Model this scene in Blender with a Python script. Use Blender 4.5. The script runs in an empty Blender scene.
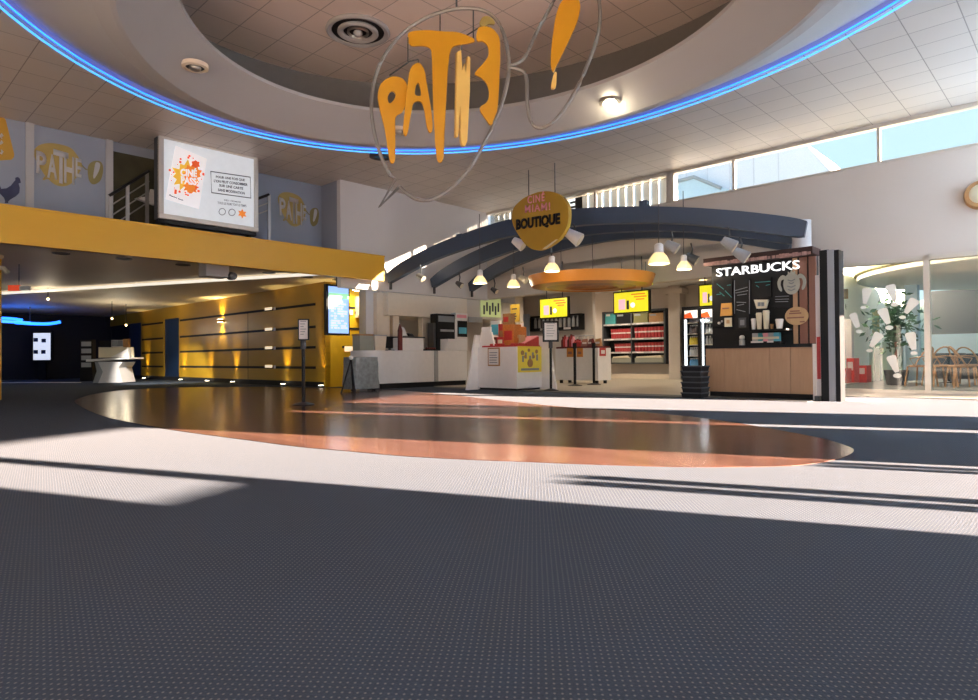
import bpy, bmesh, math, random
from mathutils import Vector, Matrix
random.seed(4)
SHEEN = .009
S = bpy.context.scene
COL = S.collection
PI = math.pi
def clean_float(x): return float(x)

# ------------------------------------------------------------------ survey frame
FPX, PITCH, ROLL, AZ, EYE = 640.0, math.radians(.789), math.radians(-.454), math.radians(46.25), .72
cp, sp, cr, sr = math.cos(PITCH), math.sin(PITCH), math.cos(ROLL), math.sin(ROLL)
FWD = Vector((0, cp, sp)); _up = Vector((0, -sp, cp)); _rt = Vector((1, 0, 0))
RT = _rt*cr + _up*sr; UP = -_rt*sr + _up*cr
CAM = Vector((0, 0, EYE))
D1 = Vector((math.cos(AZ), math.sin(AZ), 0)); D2 = Vector((-math.sin(AZ), math.cos(AZ), 0))
def W(u, v, z=0): return D1*u + D2*v + Vector((0, 0, z))
def ray(x, y): return FWD + RT*((x-489)/FPX) - UP*((y-350)/FPX)
def G(x, y, z=0): d = ray(x, y); return CAM + d*((z-EYE)/d.z)
def PU(x, y, u): d = ray(x, y); return CAM + d*(u/d.dot(D1))
def PV(x, y, v): d = ray(x, y); return CAM + d*(v/d.dot(D2))
def DP(x, y, Y): d = ray(x, y); return CAM + d*(Y/d.y)
def uof(p): return p.dot(D1)
def vof(p): return p.dot(D2)
FR, FL = AZ - PI/2, AZ          # facing -d1 (right wall) / facing -d2 (left wall)

class Fr:                        # a local frame standing in the hall: x right, y into depth, z up
    def __init__(s, o, rz=0):
        s.o = Vector(o); s.rz = rz
        s.X = Vector((math.cos(rz), math.sin(rz), 0)); s.Y = Vector((-math.sin(rz), math.cos(rz), 0))
    def L(s, px, py, y=0.0):
        d = ray(px, py); t = ((s.o - CAM).dot(s.Y) + y)/d.dot(s.Y)
        p = CAM + d*t - s.o
        return p.dot(s.X), p.z
    def loc(s, p):
        q = Vector(p) - s.o
        return Vector((q.dot(s.X), q.dot(s.Y), q.z))
    def w(s, x, y, z): return s.o + s.X*x + s.Y*y + Vector((0, 0, z))

# ------------------------------------------------------------------ materials
MATS = {}
def mat(name, col, rough=.55, metal=0.0, vary=.06, scale=9.0, emit=None, es=1.0, trans=0.0, coat=0.0, alpha=1.0, bump=0.0):
    if name in MATS: return MATS[name]
    m = bpy.data.materials.new(name); m.use_nodes = True
    nt = m.node_tree; b = nt.nodes['Principled BSDF']
    tc = nt.nodes.new('ShaderNodeTexCoord'); nz = nt.nodes.new('ShaderNodeTexNoise')
    nz.inputs['Scale'].default_value = scale; nz.inputs['Detail'].default_value = 3
    nt.links.new(tc.outputs['Object'], nz.inputs['Vector'])
    mx = nt.nodes.new('ShaderNodeMix'); mx.data_type = 'RGBA'
    c = list(col) + [1]
    mx.inputs[6].default_value = [max(0, k*(1-vary)) for k in col] + [1]
    mx.inputs[7].default_value = [min(1, k*(1+vary)) for k in col] + [1]
    nt.links.new(nz.outputs['Fac'], mx.inputs[0]); nt.links.new(mx.outputs[2], b.inputs['Base Color'])
    b.inputs['Roughness'].default_value = rough; b.inputs['Metallic'].default_value = metal
    if max(col) < .06: b.inputs['Specular IOR Level'].default_value = .2
    b.inputs['Transmission Weight'].default_value = trans
    b.inputs['Coat Weight'].default_value = coat
    b.inputs['Alpha'].default_value = alpha
    if emit:
        b.inputs['Emission Color'].default_value = list(emit)+[1]; b.inputs['Emission Strength'].default_value = es
    if bump:
        bp = nt.nodes.new('ShaderNodeBump'); bp.inputs['Strength'].default_value = bump
        nt.links.new(nz.outputs['Fac'], bp.inputs['Height']); nt.links.new(bp.outputs['Normal'], b.inputs['Normal'])
    MATS[name] = m
    return m
def nodes(name):
    m = bpy.data.materials.new(name); m.use_nodes = True; MATS[name] = m
    return m, m.node_tree, m.node_tree.nodes['Principled BSDF']
def N(nt, t, **kw):
    n = nt.nodes.new(t)
    for k, v in kw.items(): setattr(n, k, v)
    return n
def lk(nt, a, b): nt.links.new(a, b)
def mathn(nt, op, a, b=None, c=None):
    n = N(nt, 'ShaderNodeMath', operation=op)
    for i, q in enumerate((a, b, c)):
        if q is None: continue
        if isinstance(q, (int, float)): n.inputs[i].default_value = q
        else: lk(nt, q, n.inputs[i])
    return n.outputs[0]
def mixc(nt, f, a, b):
    n = N(nt, 'ShaderNodeMix', data_type='RGBA')
    for i, q in ((0, f), (6, a), (7, b)):
        if isinstance(q, (int, float)): n.inputs[i].default_value = q
        elif isinstance(q, tuple): n.inputs[i].default_value = list(q)+[1]
        else: lk(nt, q, n.inputs[i])
    return n.outputs[2]
def rotcoord(nt, ang):
    tc = N(nt, 'ShaderNodeTexCoord'); mp = N(nt, 'ShaderNodeMapping')
    mp.inputs['Rotation'].default_value = (0, 0, ang); lk(nt, tc.outputs['Object'], mp.inputs['Vector'])
    return mp.outputs['Vector']

# carpet: blue grey weave with a grid of small pale dots
m, nt, b = nodes('carpet')
v = rotcoord(nt, math.radians(4)); sx = N(nt, 'ShaderNodeSeparateXYZ'); lk(nt, v, sx.inputs[0])
gx = mathn(nt, 'SINE', mathn(nt, 'MULTIPLY', sx.outputs[0], 2*PI/.017)); gy = mathn(nt, 'SINE', mathn(nt, 'MULTIPLY', sx.outputs[1], 2*PI/.021))
dots = mathn(nt, 'SMOOTH_MAX', mathn(nt, 'SUBTRACT', mathn(nt, 'ADD', gx, gy), 1.15), 0.0, .2)
nz = N(nt, 'ShaderNodeTexNoise'); nz.inputs['Scale'].default_value = 130; nz.inputs['Detail'].default_value = 4; lk(nt, v, nz.inputs['Vector'])
nz2 = N(nt, 'ShaderNodeTexNoise'); nz2.inputs['Scale'].default_value = .9; nz2.inputs['Detail'].default_value = 3; lk(nt, v, nz2.inputs['Vector'])
c0 = mixc(nt, nz.outputs['Fac'], (.0165, .0265, .044), (.048, .066, .098))
c0 = mixc(nt, mathn(nt, 'MULTIPLY', nz2.outputs['Fac'], .35), c0, (.026, .039, .060))
c1 = mixc(nt, mathn(nt, 'MULTIPLY', dots, .9), c0, (.165, .167, .172))
lk(nt, c1, b.inputs['Base Color']); b.inputs['Roughness'].default_value = .95; b.inputs['Specular IOR Level'].default_value = .15; b.inputs['Sheen Weight'].default_value = SHEEN; b.inputs['Sheen Roughness'].default_value = .35; b.inputs['Sheen Tint'].default_value = (1, .93, .88, 1)
bp = N(nt, 'ShaderNodeBump'); bp.inputs['Strength'].default_value = .35; bp.inputs['Distance'].default_value = .006
lk(nt, mathn(nt, 'ADD', nz.outputs['Fac'], dots), bp.inputs['Height']); lk(nt, bp.outputs['Normal'], b.inputs['Normal'])

# polished parquet
m, nt, b = nodes('parquet')
v = rotcoord(nt, -AZ+PI/2)
br = N(nt, 'ShaderNodeTexBrick'); lk(nt, v, br.inputs['Vector'])
br.inputs['Scale'].default_value = 1; br.inputs['Brick Width'].default_value = 1.2; br.inputs['Row Height'].default_value = .11
br.inputs['Mortar Size'].default_value = .004; br.inputs['Color1'].default_value = (.115, .056, .042, 1); br.inputs['Color2'].default_value = (.062, .03, .024, 1); br.inputs['Mortar'].default_value = (.03, .015, .01, 1)
nz = N(nt, 'ShaderNodeTexNoise'); nz.inputs['Scale'].default_value = 3; lk(nt, v, nz.inputs['Vector'])
lk(nt, mixc(nt, mathn(nt, 'MULTIPLY', nz.outputs['Fac'], .5), br.outputs['Color'], (.092, .046, .036)), b.inputs['Base Color'])
b.inputs['Roughness'].default_value = .2; b.inputs['Specular IOR Level'].default_value = .24
nz3 = N(nt, 'ShaderNodeTexNoise'); nz3.inputs['Scale'].default_value = 22; lk(nt, v, nz3.inputs['Vector'])
bp = N(nt, 'ShaderNodeBump'); bp.inputs['Strength'].default_value = .03; bp.inputs['Distance'].default_value = .01
lk(nt, nz3.outputs['Fac'], bp.inputs['Height']); lk(nt, bp.outputs['Normal'], b.inputs['Normal'])

def brickmat(name, c1, c2, mortar, bw, rh, ms, rough=.6, ang=-AZ, offset=0.0, metal=0.0, vec=None):
    m, nt, b = nodes(name)
    v = rotcoord(nt, ang)
    br = N(nt, 'ShaderNodeTexBrick'); lk(nt, v, br.inputs['Vector']); br.offset = offset
    br.inputs['Scale'].default_value = 1; br.inputs['Brick Width'].default_value = bw; br.inputs['Row Height'].default_value = rh
    br.inputs['Mortar Size'].default_value = ms
    for k, c in (('Color1', c1), ('Color2', c2), ('Mortar', mortar)): br.inputs[k].default_value = list(c)+[1]
    nz = N(nt, 'ShaderNodeTexNoise'); nz.inputs['Scale'].default_value = 2.2; lk(nt, v, nz.inputs['Vector'])
    lk(nt, mixc(nt, mathn(nt, 'MULTIPLY', nz.outputs['Fac'], .3), br.outputs['Color'], c2), b.inputs['Base Color'])
    b.inputs['Roughness'].default_value = rough; b.inputs['Metallic'].default_value = metal
    bp = N(nt, 'ShaderNodeBump'); bp.inputs['Strength'].default_value = .4; bp.inputs['Distance'].default_value = .01
    lk(nt, br.outputs['Fac'], bp.inputs['Height']); bp.invert = True
    lk(nt, bp.outputs['Normal'], b.inputs['Normal'])
    return m
brickmat('ceiling_tile', (.58, .535, .50), (.54, .50, .47), (.22, .20, .19), .5, .6, .007, .5)
brickmat('dome_tile_lit', (.82, .70, .64), (.78, .67, .61), (.40, .34, .31), .6, .6, .008, .5)  # same tile as the ceiling, paler to put missing light into the colour
brickmat('boutique_tile', (.36, .31, .23), (.32, .275, .205), (.28, .25, .2), .6, .6, .008, .35)
def woodmat(name, ca, cb, rough=.5, stretch=(6, 6, .8), scale=3):
    m, nt, b = nodes(name)
    tc = N(nt, 'ShaderNodeTexCoord'); mp = N(nt, 'ShaderNodeMapping'); mp.inputs['Scale'].default_value = stretch
    lk(nt, tc.outputs['Object'], mp.inputs['Vector'])
    nz = N(nt, 'ShaderNodeTexNoise'); nz.inputs['Scale'].default_value = scale; nz.inputs['Detail'].default_value = 6; nz.inputs['Distortion'].default_value = .8
    lk(nt, mp.outputs['Vector'], nz.inputs['Vector'])
    lk(nt, mixc(nt, nz.outputs['Fac'], ca, cb), b.inputs['Base Color']); b.inputs['Roughness'].default_value = rough
    return m
woodmat('oak', (.38, .22, .12), (.52, .32, .19))
woodmat('oak_pale', (.42, .26, .13), (.62, .42, .22))
woodmat('walnut', (.20, .085, .06), (.30, .14, .10))
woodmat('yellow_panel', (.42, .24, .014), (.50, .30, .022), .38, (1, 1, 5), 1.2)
mat('yellow_paint', (.66, .36, .013), .45, vary=.08, scale=1.2)
mat('yellow_lamplit', (.75, .45, .02), .4)  # lighter yellow with the lamplight put into its colour
mat('wall_paint', (.60, .545, .50), .75, vary=.04, scale=1.5)
mat('white_paint', (.66, .65, .66), .6, vary=.04, scale=1.5)
mat('grey_blue_wall', (.26, .29, .36), .6, vary=.12, scale=1.0)
mat('soffit_paint', (.80, .71, .58), .6, vary=.08, scale=.7)
mat('plaster_grey', (.42, .42, .43), .7, vary=.05, scale=.8)
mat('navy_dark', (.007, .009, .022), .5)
mat('black', (.012, .012, .014), .4)
mat('black_matte', (.018, .018, .02), .7)
mat('charcoal', (.05, .055, .065), .55)
mat('white', (.78, .76, .74), .45)
mat('white_lacquer', (.80, .78, .78), .3)
mat('beige', (.72, .63, .52), .6)
mat('arch_paint', (.045, .066, .105), .45, vary=.1, scale=1)
mat('orange_paint', (.55, .21, .03), .35)
mat('letter_orange', (.62, .29, .012), .38)
mat('letter_edge', (.85, .55, .15), .4)
mat('steel', (.45, .43, .40), .35, .85)
mat('alu', (.62, .58, .52), .4, .5)
mat('grey_plastic', (.34, .35, .37), .45)
mat('grey_wrap', (.22, .24, .25), .25, vary=.5, scale=14, bump=.5)
mat('red', (.45, .03, .03), .45, vary=.3, scale=25)
mat('dark_red', (.12, .012, .012), .45)
mat('red_cup', (.42, .04, .045), .45, vary=.5, scale=40)
mat('orange_box', (.50, .16, .03), .5, vary=.4, scale=30)
mat('brown_card', (.34, .18, .07), .6, vary=.3, scale=20)
mat('yellow_card', (.80, .62, .06), .5)
mat('lime', (.62, .72, .02), .4, emit=(.70, .78, .02), es=1.0)
mat('screen_yellow', (.6, .55, .02), .3, emit=(.80, .72, .02), es=.55)
mat('screen_blue', (.35, .55, .9), .3, emit=(.34, .56, 1.0), es=.6)
mat('screen_white', (.8, .85, .9), .3, emit=(.75, .82, .95), es=.55)
mat('screen_green', (.3, .7, .4), .3, emit=(.35, .75, .45), es=.6)
mat('ink', (.03, .035, .06), .6)
mat('ink_grey', (.22, .24, .27), .6)
mat('lightbox_face', (.72, .76, .78), .25, emit=(.62, .68, .72), es=.32)
mat('lightbox_white', (.85, .85, .86), .3, emit=(.8, .8, .82), es=.35)
mat('splash_orange', (.85, .26, .02), .5, emit=(.8, .22, .02), es=.25)
mat('splash_red', (.75, .10, .02), .5, emit=(.75, .1, .02), es=.25)
mat('splash_yellow', (.90, .52, .05), .5, emit=(.85, .5, .05), es=.25)
mat('letter_light', (.9, .9, .9), .4, emit=(1, 1, 1), es=.8)
mat('cream', (.72, .66, .50), .5)
mat('paper', (.70, .66, .66), .6)
mat('decal_gold', (.36, .26, .07), .6, vary=.12)
mat('decal_white', (.50, .49, .50), .6)
mat('rooster_blue', (.012, .014, .06), .5)
mat('pink_print', (.85, .35, .42), .5)
mat('teal', (.05, .30, .32), .4)
mat('blue_card', (.10, .45, .62), .5)
mat('bottle_blue', (.10, .30, .55), .2)
mat('bottle_yellow', (.65, .50, .05), .2)
mat('bottle_dark', (.07, .05, .05), .2)
mat('bottle_grey', (.42, .43, .45), .25)
mat('lamp_glass', (.85, .75, .5), .3, emit=(1, .78, .4), es=.22, alpha=.75)
mat('lamp_on', (1, .9, .7), .3, emit=(1, .85, .6), es=14)
mat('lamp_warm', (1, .8, .5), .3, emit=(1, .72, .3), es=5)
mat('plate_glow', (1, .85, .65), .3, emit=(1, .8, .55), es=.5)
mat('fridge_glow', (.9, .95, 1), .3, emit=(.85, .95, 1), es=1.6)
mat('neon_blue', (.05, .35, 1), .3, emit=(.015, .14, 1.0), es=3)
mat('neon_core', (.2, .6, 1), .3, emit=(.045, .36, 1.0), es=1.1)
mat('neon_deep', (.03, .15, 1), .3, emit=(.03, .16, 1.0), es=3)
mat('sticker_white', (.92, .92, .86), .5)
mat('leaf', (.03, .09, .045), .5, vary=.5, scale=8)
mat('rattan', (.36, .20, .10), .5, vary=.3, scale=30)
mat('terrace', (.165, .167, .172), .7)
mat('canopy_white', (.86, .87, .80), .6)
mat('olive', (.16, .15, .05), .6)
mat('glass_blue', (.03, .055, .12), .7)
mat('teal_grey', (.30, .42, .42), .5)
mat('curtain_green', (.34, .46, .40), .6)
mat('ext_white', (.80, .80, .86), .6)
mat('ext_cyan', (.55, .68, .78), .4)
m, nt, b = nodes('window_glass')          # thin clear pane: sun passes, faint reflection
tr = N(nt, 'ShaderNodeBsdfTransparent'); tr.inputs[0].default_value = (.95, .99, .98, 1)
gl = N(nt, 'ShaderNodeBsdfGlossy'); gl.inputs['Roughness'].default_value = .02
fz = N(nt, 'ShaderNodeFresnel'); fz.inputs[0].default_value = 1.45
ms = N(nt, 'ShaderNodeMixShader'); lk(nt, mathn(nt, 'MULTIPLY', fz.outputs[0], .8), ms.inputs[0]); lk(nt, tr.outputs[0], ms.inputs[1]); lk(nt, gl.outputs[0], ms.inputs[2])
lk(nt, ms.outputs[0], nt.nodes['Material Output'].inputs[0])

m, nt, b = nodes('blind_fabric')
tl = N(nt, 'ShaderNodeBsdfTranslucent'); tl.inputs[0].default_value = (.85, .88, .9, 1)
df = N(nt, 'ShaderNodeBsdfDiffuse'); df.inputs[0].default_value = (.8, .8, .8, 1)
ms = N(nt, 'ShaderNodeMixShader'); ms.inputs[0].default_value = .10; lk(nt, df.outputs[0], ms.inputs[1]); lk(nt, tl.outputs[0], ms.inputs[2])
lk(nt, ms.outputs[0], nt.nodes['Material Output'].inputs[0])
m, nt, b = nodes('fill_glass')  # translucent material added to spread sunlight into the hall
tl = N(nt, 'ShaderNodeBsdfTranslucent'); tl.inputs[0].default_value = (.46, .60, .76, 1)
df = N(nt, 'ShaderNodeBsdfDiffuse'); df.inputs[0].default_value = (.7, .7, .7, 1)
ms = N(nt, 'ShaderNodeMixShader'); ms.inputs[0].default_value = .8; lk(nt, df.outputs[0], ms.inputs[1]); lk(nt, tl.outputs[0], ms.inputs[2])
lk(nt, ms.outputs[0], nt.nodes['Material Output'].inputs[0])
# ------------------------------------------------------------------ mesh helpers
def BM(): return bmesh.new()
def box(bm, x0, x1, y0, y1, z0, z1):
    vs = [bm.verts.new(p) for p in ((x0,y0,z0),(x1,y0,z0),(x1,y1,z0),(x0,y1,z0),(x0,y0,z1),(x1,y0,z1),(x1,y1,z1),(x0,y1,z1))]
    for f in ((0,3,2,1),(4,5,6,7),(0,1,5,4),(1,2,6,5),(2,3,7,6),(3,0,4,7)): bm.faces.new([vs[i] for i in f])
    return vs
def hexa(bm, bot, top):
    vs = [bm.verts.new(p) for p in list(bot)+list(top)]; n = len(bot)
    bm.faces.new(vs[:n][::-1]); bm.faces.new(vs[n:])
    for i in range(n): bm.faces.new((vs[i], vs[(i+1)%n], vs[n+(i+1)%n], vs[n+i]))
def slab(bm, pts, z0, z1): hexa(bm, [(p[0],p[1],z0) for p in pts], [(p[0],p[1],z1) for p in pts])
def prism(bm, pts, y0, y1):      # outline in x-z, thickness along y
    hexa(bm, [(p[0],y0,p[1]) for p in pts], [(p[0],y1,p[1]) for p in pts])
def cyl(bm, p0, p1, r0, r1=None, n=14):
    p0, p1 = Vector(p0), Vector(p1); r1 = r0 if r1 is None else r1
    d = (p1-p0).normalized(); a = d.orthogonal().normalized(); c = d.cross(a)
    A = [bm.verts.new(p0 + (a*math.cos(2*PI*i/n)+c*math.sin(2*PI*i/n))*r0) for i in range(n)]
    B = [bm.verts.new(p1 + (a*math.cos(2*PI*i/n)+c*math.sin(2*PI*i/n))*r1) for i in range(n)]
    bm.faces.new(A[::-1]); bm.faces.new(B)
    for i in range(n): bm.faces.new((A[i], A[(i+1)%n], B[(i+1)%n], B[i]))
def lathe(bm, prof, c=(0,0,0), n=20, cap=True):
    rings = [[bm.verts.new((c[0]+r*math.cos(2*PI*i/n), c[1]+r*math.sin(2*PI*i/n), c[2]+z)) for i in range(n)] for r, z in prof]
    for a, b in zip(rings, rings[1:]):
        for i in range(n): bm.faces.new((a[i], a[(i+1)%n], b[(i+1)%n], b[i]))
    if cap: bm.faces.new(rings[0][::-1]); bm.faces.new(rings[-1])
def tube(bm, pts, r, n=8, closed=False):
    pts = [Vector(p) for p in pts]; rings = []
    for i, p in enumerate(pts):
        a = pts[i-1] if (i or closed) else p; b = pts[(i+1) % len(pts)] if (i+1 < len(pts) or closed) else p
        d = (b-a).normalized(); q = Vector((0,0,1)) if abs(d.z) < .9 else Vector((0,1,0))
        e = d.cross(q).normalized(); f = d.cross(e)
        rings.append([bm.verts.new(p + (e*math.cos(2*PI*k/n)+f*math.sin(2*PI*k/n))*r) for k in range(n)])
    m_ = len(rings)
    for i in range(m_ if closed else m_-1):
        a, b = rings[i], rings[(i+1) % m_]
        for k in range(n): bm.faces.new((a[k], a[(k+1)%n], b[(k+1)%n], b[k]))
    if not closed: bm.faces.new(rings[0][::-1]); bm.faces.new(rings[-1])
def ball(bm, c, r, sz=1, n=2):
    g = bmesh.ops.create_icosphere(bm, subdivisions=n, radius=r)
    for v in g['verts']: v.co = Vector((v.co.x+c[0], v.co.y+c[1], v.co.z*sz+c[2]))
def spline(pts, k=6, closed=False):
    P = [Vector(p) for p in pts]; out = []; n = len(P)
    for i in range(n if closed else n-1):
        p0 = P[(i-1) % n] if (i or closed) else P[0]; p1 = P[i]; p2 = P[(i+1) % n]; p3 = P[(i+2) % n] if (i+2 < n or closed) else P[-1]
        for j in range(k):
            t = j/k
            out.append(.5*((2*p1)+(p2-p0)*t+(2*p0-5*p1+4*p2-p3)*t*t+(3*p1-p0-3*p2+p3)*t**3))
    if not closed: out.append(P[-1])
    return out
def link(name, data, parent=None, loc=(0,0,0), rz=0):
    o = bpy.data.objects.new(name, data); COL.objects.link(o)
    o.location = loc; o.rotation_euler = (0, 0, rz)
    if parent is not None: o.parent = parent
    return o
def obj(name, bm, material, parent=None, loc=(0,0,0), rz=0, bev=0, smooth=False):
    bmesh.ops.recalc_face_normals(bm, faces=bm.faces[:])
    me = bpy.data.meshes.new(name); bm.to_mesh(me); bm.free()
    me.materials.append(MATS[material] if isinstance(material, str) else material)
    if smooth:
        for p in me.polygons: p.use_smooth = True
    o = link(name, me, parent, loc, rz)
    if smooth:
        md = o.modifiers.new('split', 'EDGE_SPLIT'); md.split_angle = math.radians(40)
    if bev:
        md = o.modifiers.new('bevel', 'BEVEL'); md.width = bev; md.segments = 2; md.limit_method = 'ANGLE'
    return o
def tag(o, label, cat=None, group=None, kind=None):
    o['label'] = label
    if cat: o['category'] = cat
    if group: o['group'] = group
    if kind: o['kind'] = kind
    return o
def thing(name, label, cat, fr=None, loc=None, rz=None, group=None):
    o = link(name, None, None, fr.o if fr else loc, fr.rz if fr else (rz or 0))
    o.empty_display_size = .1
    return tag(o, label, cat, group)
def struct(name, bm, material, label, **kw):
    o = obj(name, bm, material, **kw); tag(o, label, None, None, 'structure'); return o
def dup(root, loc, rz=None, label=None):
    r = root.copy(); COL.objects.link(r); r.location = loc
    if rz is not None: r.rotation_euler = (0, 0, rz)
    if label: r['label'] = label
    for ch in list(root.children):
        c = ch.copy(); COL.objects.link(c); c.parent = r
        for g in ch.children:
            d = g.copy(); COL.objects.link(d); d.parent = c
    return r
def curve_mesh(cu):
    o = bpy.data.objects.new('tmp', cu); COL.objects.link(o)
    bpy.context.view_layer.update()
    me = bpy.data.meshes.new_from_object(o.evaluated_get(bpy.context.evaluated_depsgraph_get()))
    bpy.data.objects.remove(o)
    return me
def text(name, body, material, parent, x0, x1, z0, z1, y, depth=.006, bold=.0, slope=0.0, space=1.0):
    """lettering filling the box x0..x1, z0..z1 on the local plane y"""
    cu = bpy.data.curves.new(name, 'FONT'); cu.body = body; cu.align_x = 'CENTER'; cu.offset = bold; cu.space_character = space; cu.space_line = 1.0; cu.resolution_u = 3
    me = curve_mesh(cu)
    xs = [v.co.x for v in me.vertices]; ys = [v.co.y for v in me.vertices]
    ax, bx, ay, by = min(xs), max(xs), min(ys), max(ys)
    bm = bmesh.new(); bm.from_mesh(me)
    for v in bm.verts:
        tx = (v.co.x-ax)/(bx-ax); tz = (v.co.y-ay)/(by-ay)
        v.co = Vector((x0+(x1-x0)*tx, y, z0+(z1-z0)*tz + slope*(x1-x0)*tx))
    bm.verts.ensure_lookup_table()
    if depth:
        r = bmesh.ops.extrude_face_region(bm, geom=bm.faces[:])
        for v in r['geom']:
            if isinstance(v, bmesh.types.BMVert): v.co.y -= depth
    bpy.data.meshes.remove(me)
    return obj(name, bm, material, parent)
def cutout(name, loops, material, parent, y, th, **kw):
    """flat board in local x-z with holes: loops = list of closed outlines"""
    cu = bpy.data.curves.new(name, 'CURVE'); cu.dimensions = '2D'; cu.fill_mode = 'BOTH'; cu.extrude = th/2
    for lp in loops:
        s = cu.splines.new('POLY'); s.points.add(len(lp)-1); s.use_cyclic_u = True
        for p, q in zip(s.points, lp): p.co = (q[0], q[1], 0, 1)
    me = curve_mesh(cu)
    bm = bmesh.new(); bm.from_mesh(me)
    for v in bm.verts: v.co = Vector((v.co.x, y + v.co.z, v.co.y))
    bmesh.ops.remove_doubles(bm, verts=bm.verts[:], dist=1e-5)
    bpy.data.meshes.remove(me)
    return obj(name, bm, material, parent, **kw)
def ellipse(cx, cz, rx, rz_, n=40, rot=0):
    return [(cx+rx*math.cos(t)*math.cos(rot)-rz_*math.sin(t)*math.sin(rot), cz+rx*math.cos(t)*math.sin(rot)+rz_*math.sin(t)*math.cos(rot)) for t in (2*PI*i/n for i in range(n))]
def lamp(name, kind, loc, power, color=(1,1,1), size=.1, rot=None, parent=None, spot=1.0, blend=.5):
    li = bpy.data.lights.new(name, kind); li.energy = power; li.color = color
    if kind in ('POINT', 'SPOT'): li.shadow_soft_size = size
    if kind == 'SPOT': li.spot_size = spot; li.spot_blend = blend
    o = link(name, li, parent, loc)
    if rot is not None: o.rotation_euler = rot
    return o
WORLD, SUNP, FROST, EXPO = .84, 116.0, 2.1, .60
# ================================================================== camera
cam = bpy.data.cameras.new('camera'); cam.sensor_width = 36; cam.lens = FPX/978*36; cam.clip_start = .05; cam.clip_end = 400
co = link('camera', cam)
co.matrix_world = Matrix(((RT.x, UP.x, -FWD.x, 0), (RT.y, UP.y, -FWD.y, 0), (RT.z, UP.z, -FWD.z, EYE), (0, 0, 0, 1)))
S.camera = co
S.view_settings.view_transform = 'Standard'; S.view_settings.look = 'None'; S.view_settings.gamma = 1; S.view_settings.use_curve_mapping = False
S.view_settings.exposure = EXPO
S.cycles.use_denoising = True; S.cycles.max_bounces = 10; S.cycles.diffuse_bounces = 6; S.cycles.transparent_max_bounces = 16
S.cycles.sample_clamp_indirect = 6; S.cycles.caustics_reflective = False; S.cycles.caustics_refractive = False

# ================================================================== daylight
w = bpy.data.worlds.new('sky'); S.world = w; w.use_nodes = True
nt = w.node_tree; bg = nt.nodes['Background']
tc = N(nt, 'ShaderNodeTexCoord'); sp_ = N(nt, 'ShaderNodeSeparateXYZ'); lk(nt, tc.outputs['Generated'], sp_.inputs[0])
rp = N(nt, 'ShaderNodeValToRGB'); lk(nt, sp_.outputs[2], rp.inputs[0])
rp.color_ramp.elements[0].position = 0; rp.color_ramp.elements[0].color = (.66, .85, .94, 1)
rp.color_ramp.elements[1].position = .8; rp.color_ramp.elements[1].color = (.50, .72, 1.0, 1)
lk(nt, rp.outputs[0], bg.inputs[0]); bg.inputs[1].default_value = WORLD
SUN_EL = math.radians(9.8)
sd = Vector((1, -.41, 0)).normalized()*math.cos(SUN_EL) + Vector((0, 0, math.sin(SUN_EL)))
sl = bpy.data.lights.new('sun', 'SUN'); sl.energy = SUNP; sl.angle = math.radians(.53); sl.color = (1, .755, .57)
so = link('sun', sl, None, (20, -8, 8)); so.rotation_euler = sd.to_track_quat('Z', 'Y').to_euler()

# ================================================================== floor
def uvpoly(pts, z): return [tuple(W(u, v, z)) for u, v in pts]
bm = BM(); slab(bm, [W(-22, -20), W(13.5, -20), W(13.5, 4.8), W(20, 4.8), W(20, 36), W(-22, 36)], -.1, 0)
struct('floor', bm, 'carpet', 'blue grey dotted carpet covering the whole hall')
bm = BM(); slab(bm, [(-14, -11), (4.5, -11), (5.0, -.6), (-14, -.6)], 0, .006)  # pale floor added behind the camera as a sunlight reflector
struct('floor_bounce', bm, mat('bounce_pale', (.72, .66, .60), .5, vary=.05), 'unseen pale floor added to bounce sunlight up to the ceiling')
ed = [(75,400.5),(80,406),(95,413.5),(120,420.5),(160,428),(200,434),(250,440.5),(300,447),(350,451.5),(400,456),(460,459.5),(520,461.8),(600,465),(690,467.3),(770,466.8),(808,464.6),(842,458),(854,451),(845,445.5),(814,437),(751,425.5),(700,418),(650,413),(598,409.5),(553,406),(500,400.5),(449,394.8),(400,390.6),(360,388.8),(300,387.2),(240,387),(180,387.6),(130,389.8),(95,394)]
wp = spline([G(x, y)*1 for x, y in ed], 4, True)
bm = BM(); slab(bm, [(p.x, p.y) for p in wp], .0, .004)
struct('floor_parquet', bm, 'parquet', 'polished dark parquet island set into the carpet')
bm = BM(); slab(bm, [W(11.25, 5), W(19.5, 5), W(19.5, 14.8), W(11.25, 14.8)], 0, .006)
struct('floor_tile', bm, 'boutique_tile', 'beige floor tiles of the shop behind the kiosks')
bm = BM(); slab(bm, [W(10.72, 3.35), W(11.25, 3.35), W(11.25, 12.2), W(10.72, 12.2)], 0, .007)
struct('trim_1', bm, 'charcoal', 'dark entrance mat strip in front of the shop floor')
bm = BM(); a, b_ = G(-6, 383), G(76, 382.8); slab(bm, [a, b_, b_+Vector((0,.28,0)), a+Vector((0,.28,0))], 0, .012)  # white strip painted in for a bright line of light on the floor
struct('trim_2', bm, 'white', 'white strip standing in for a line of light on the passage floor')

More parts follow.
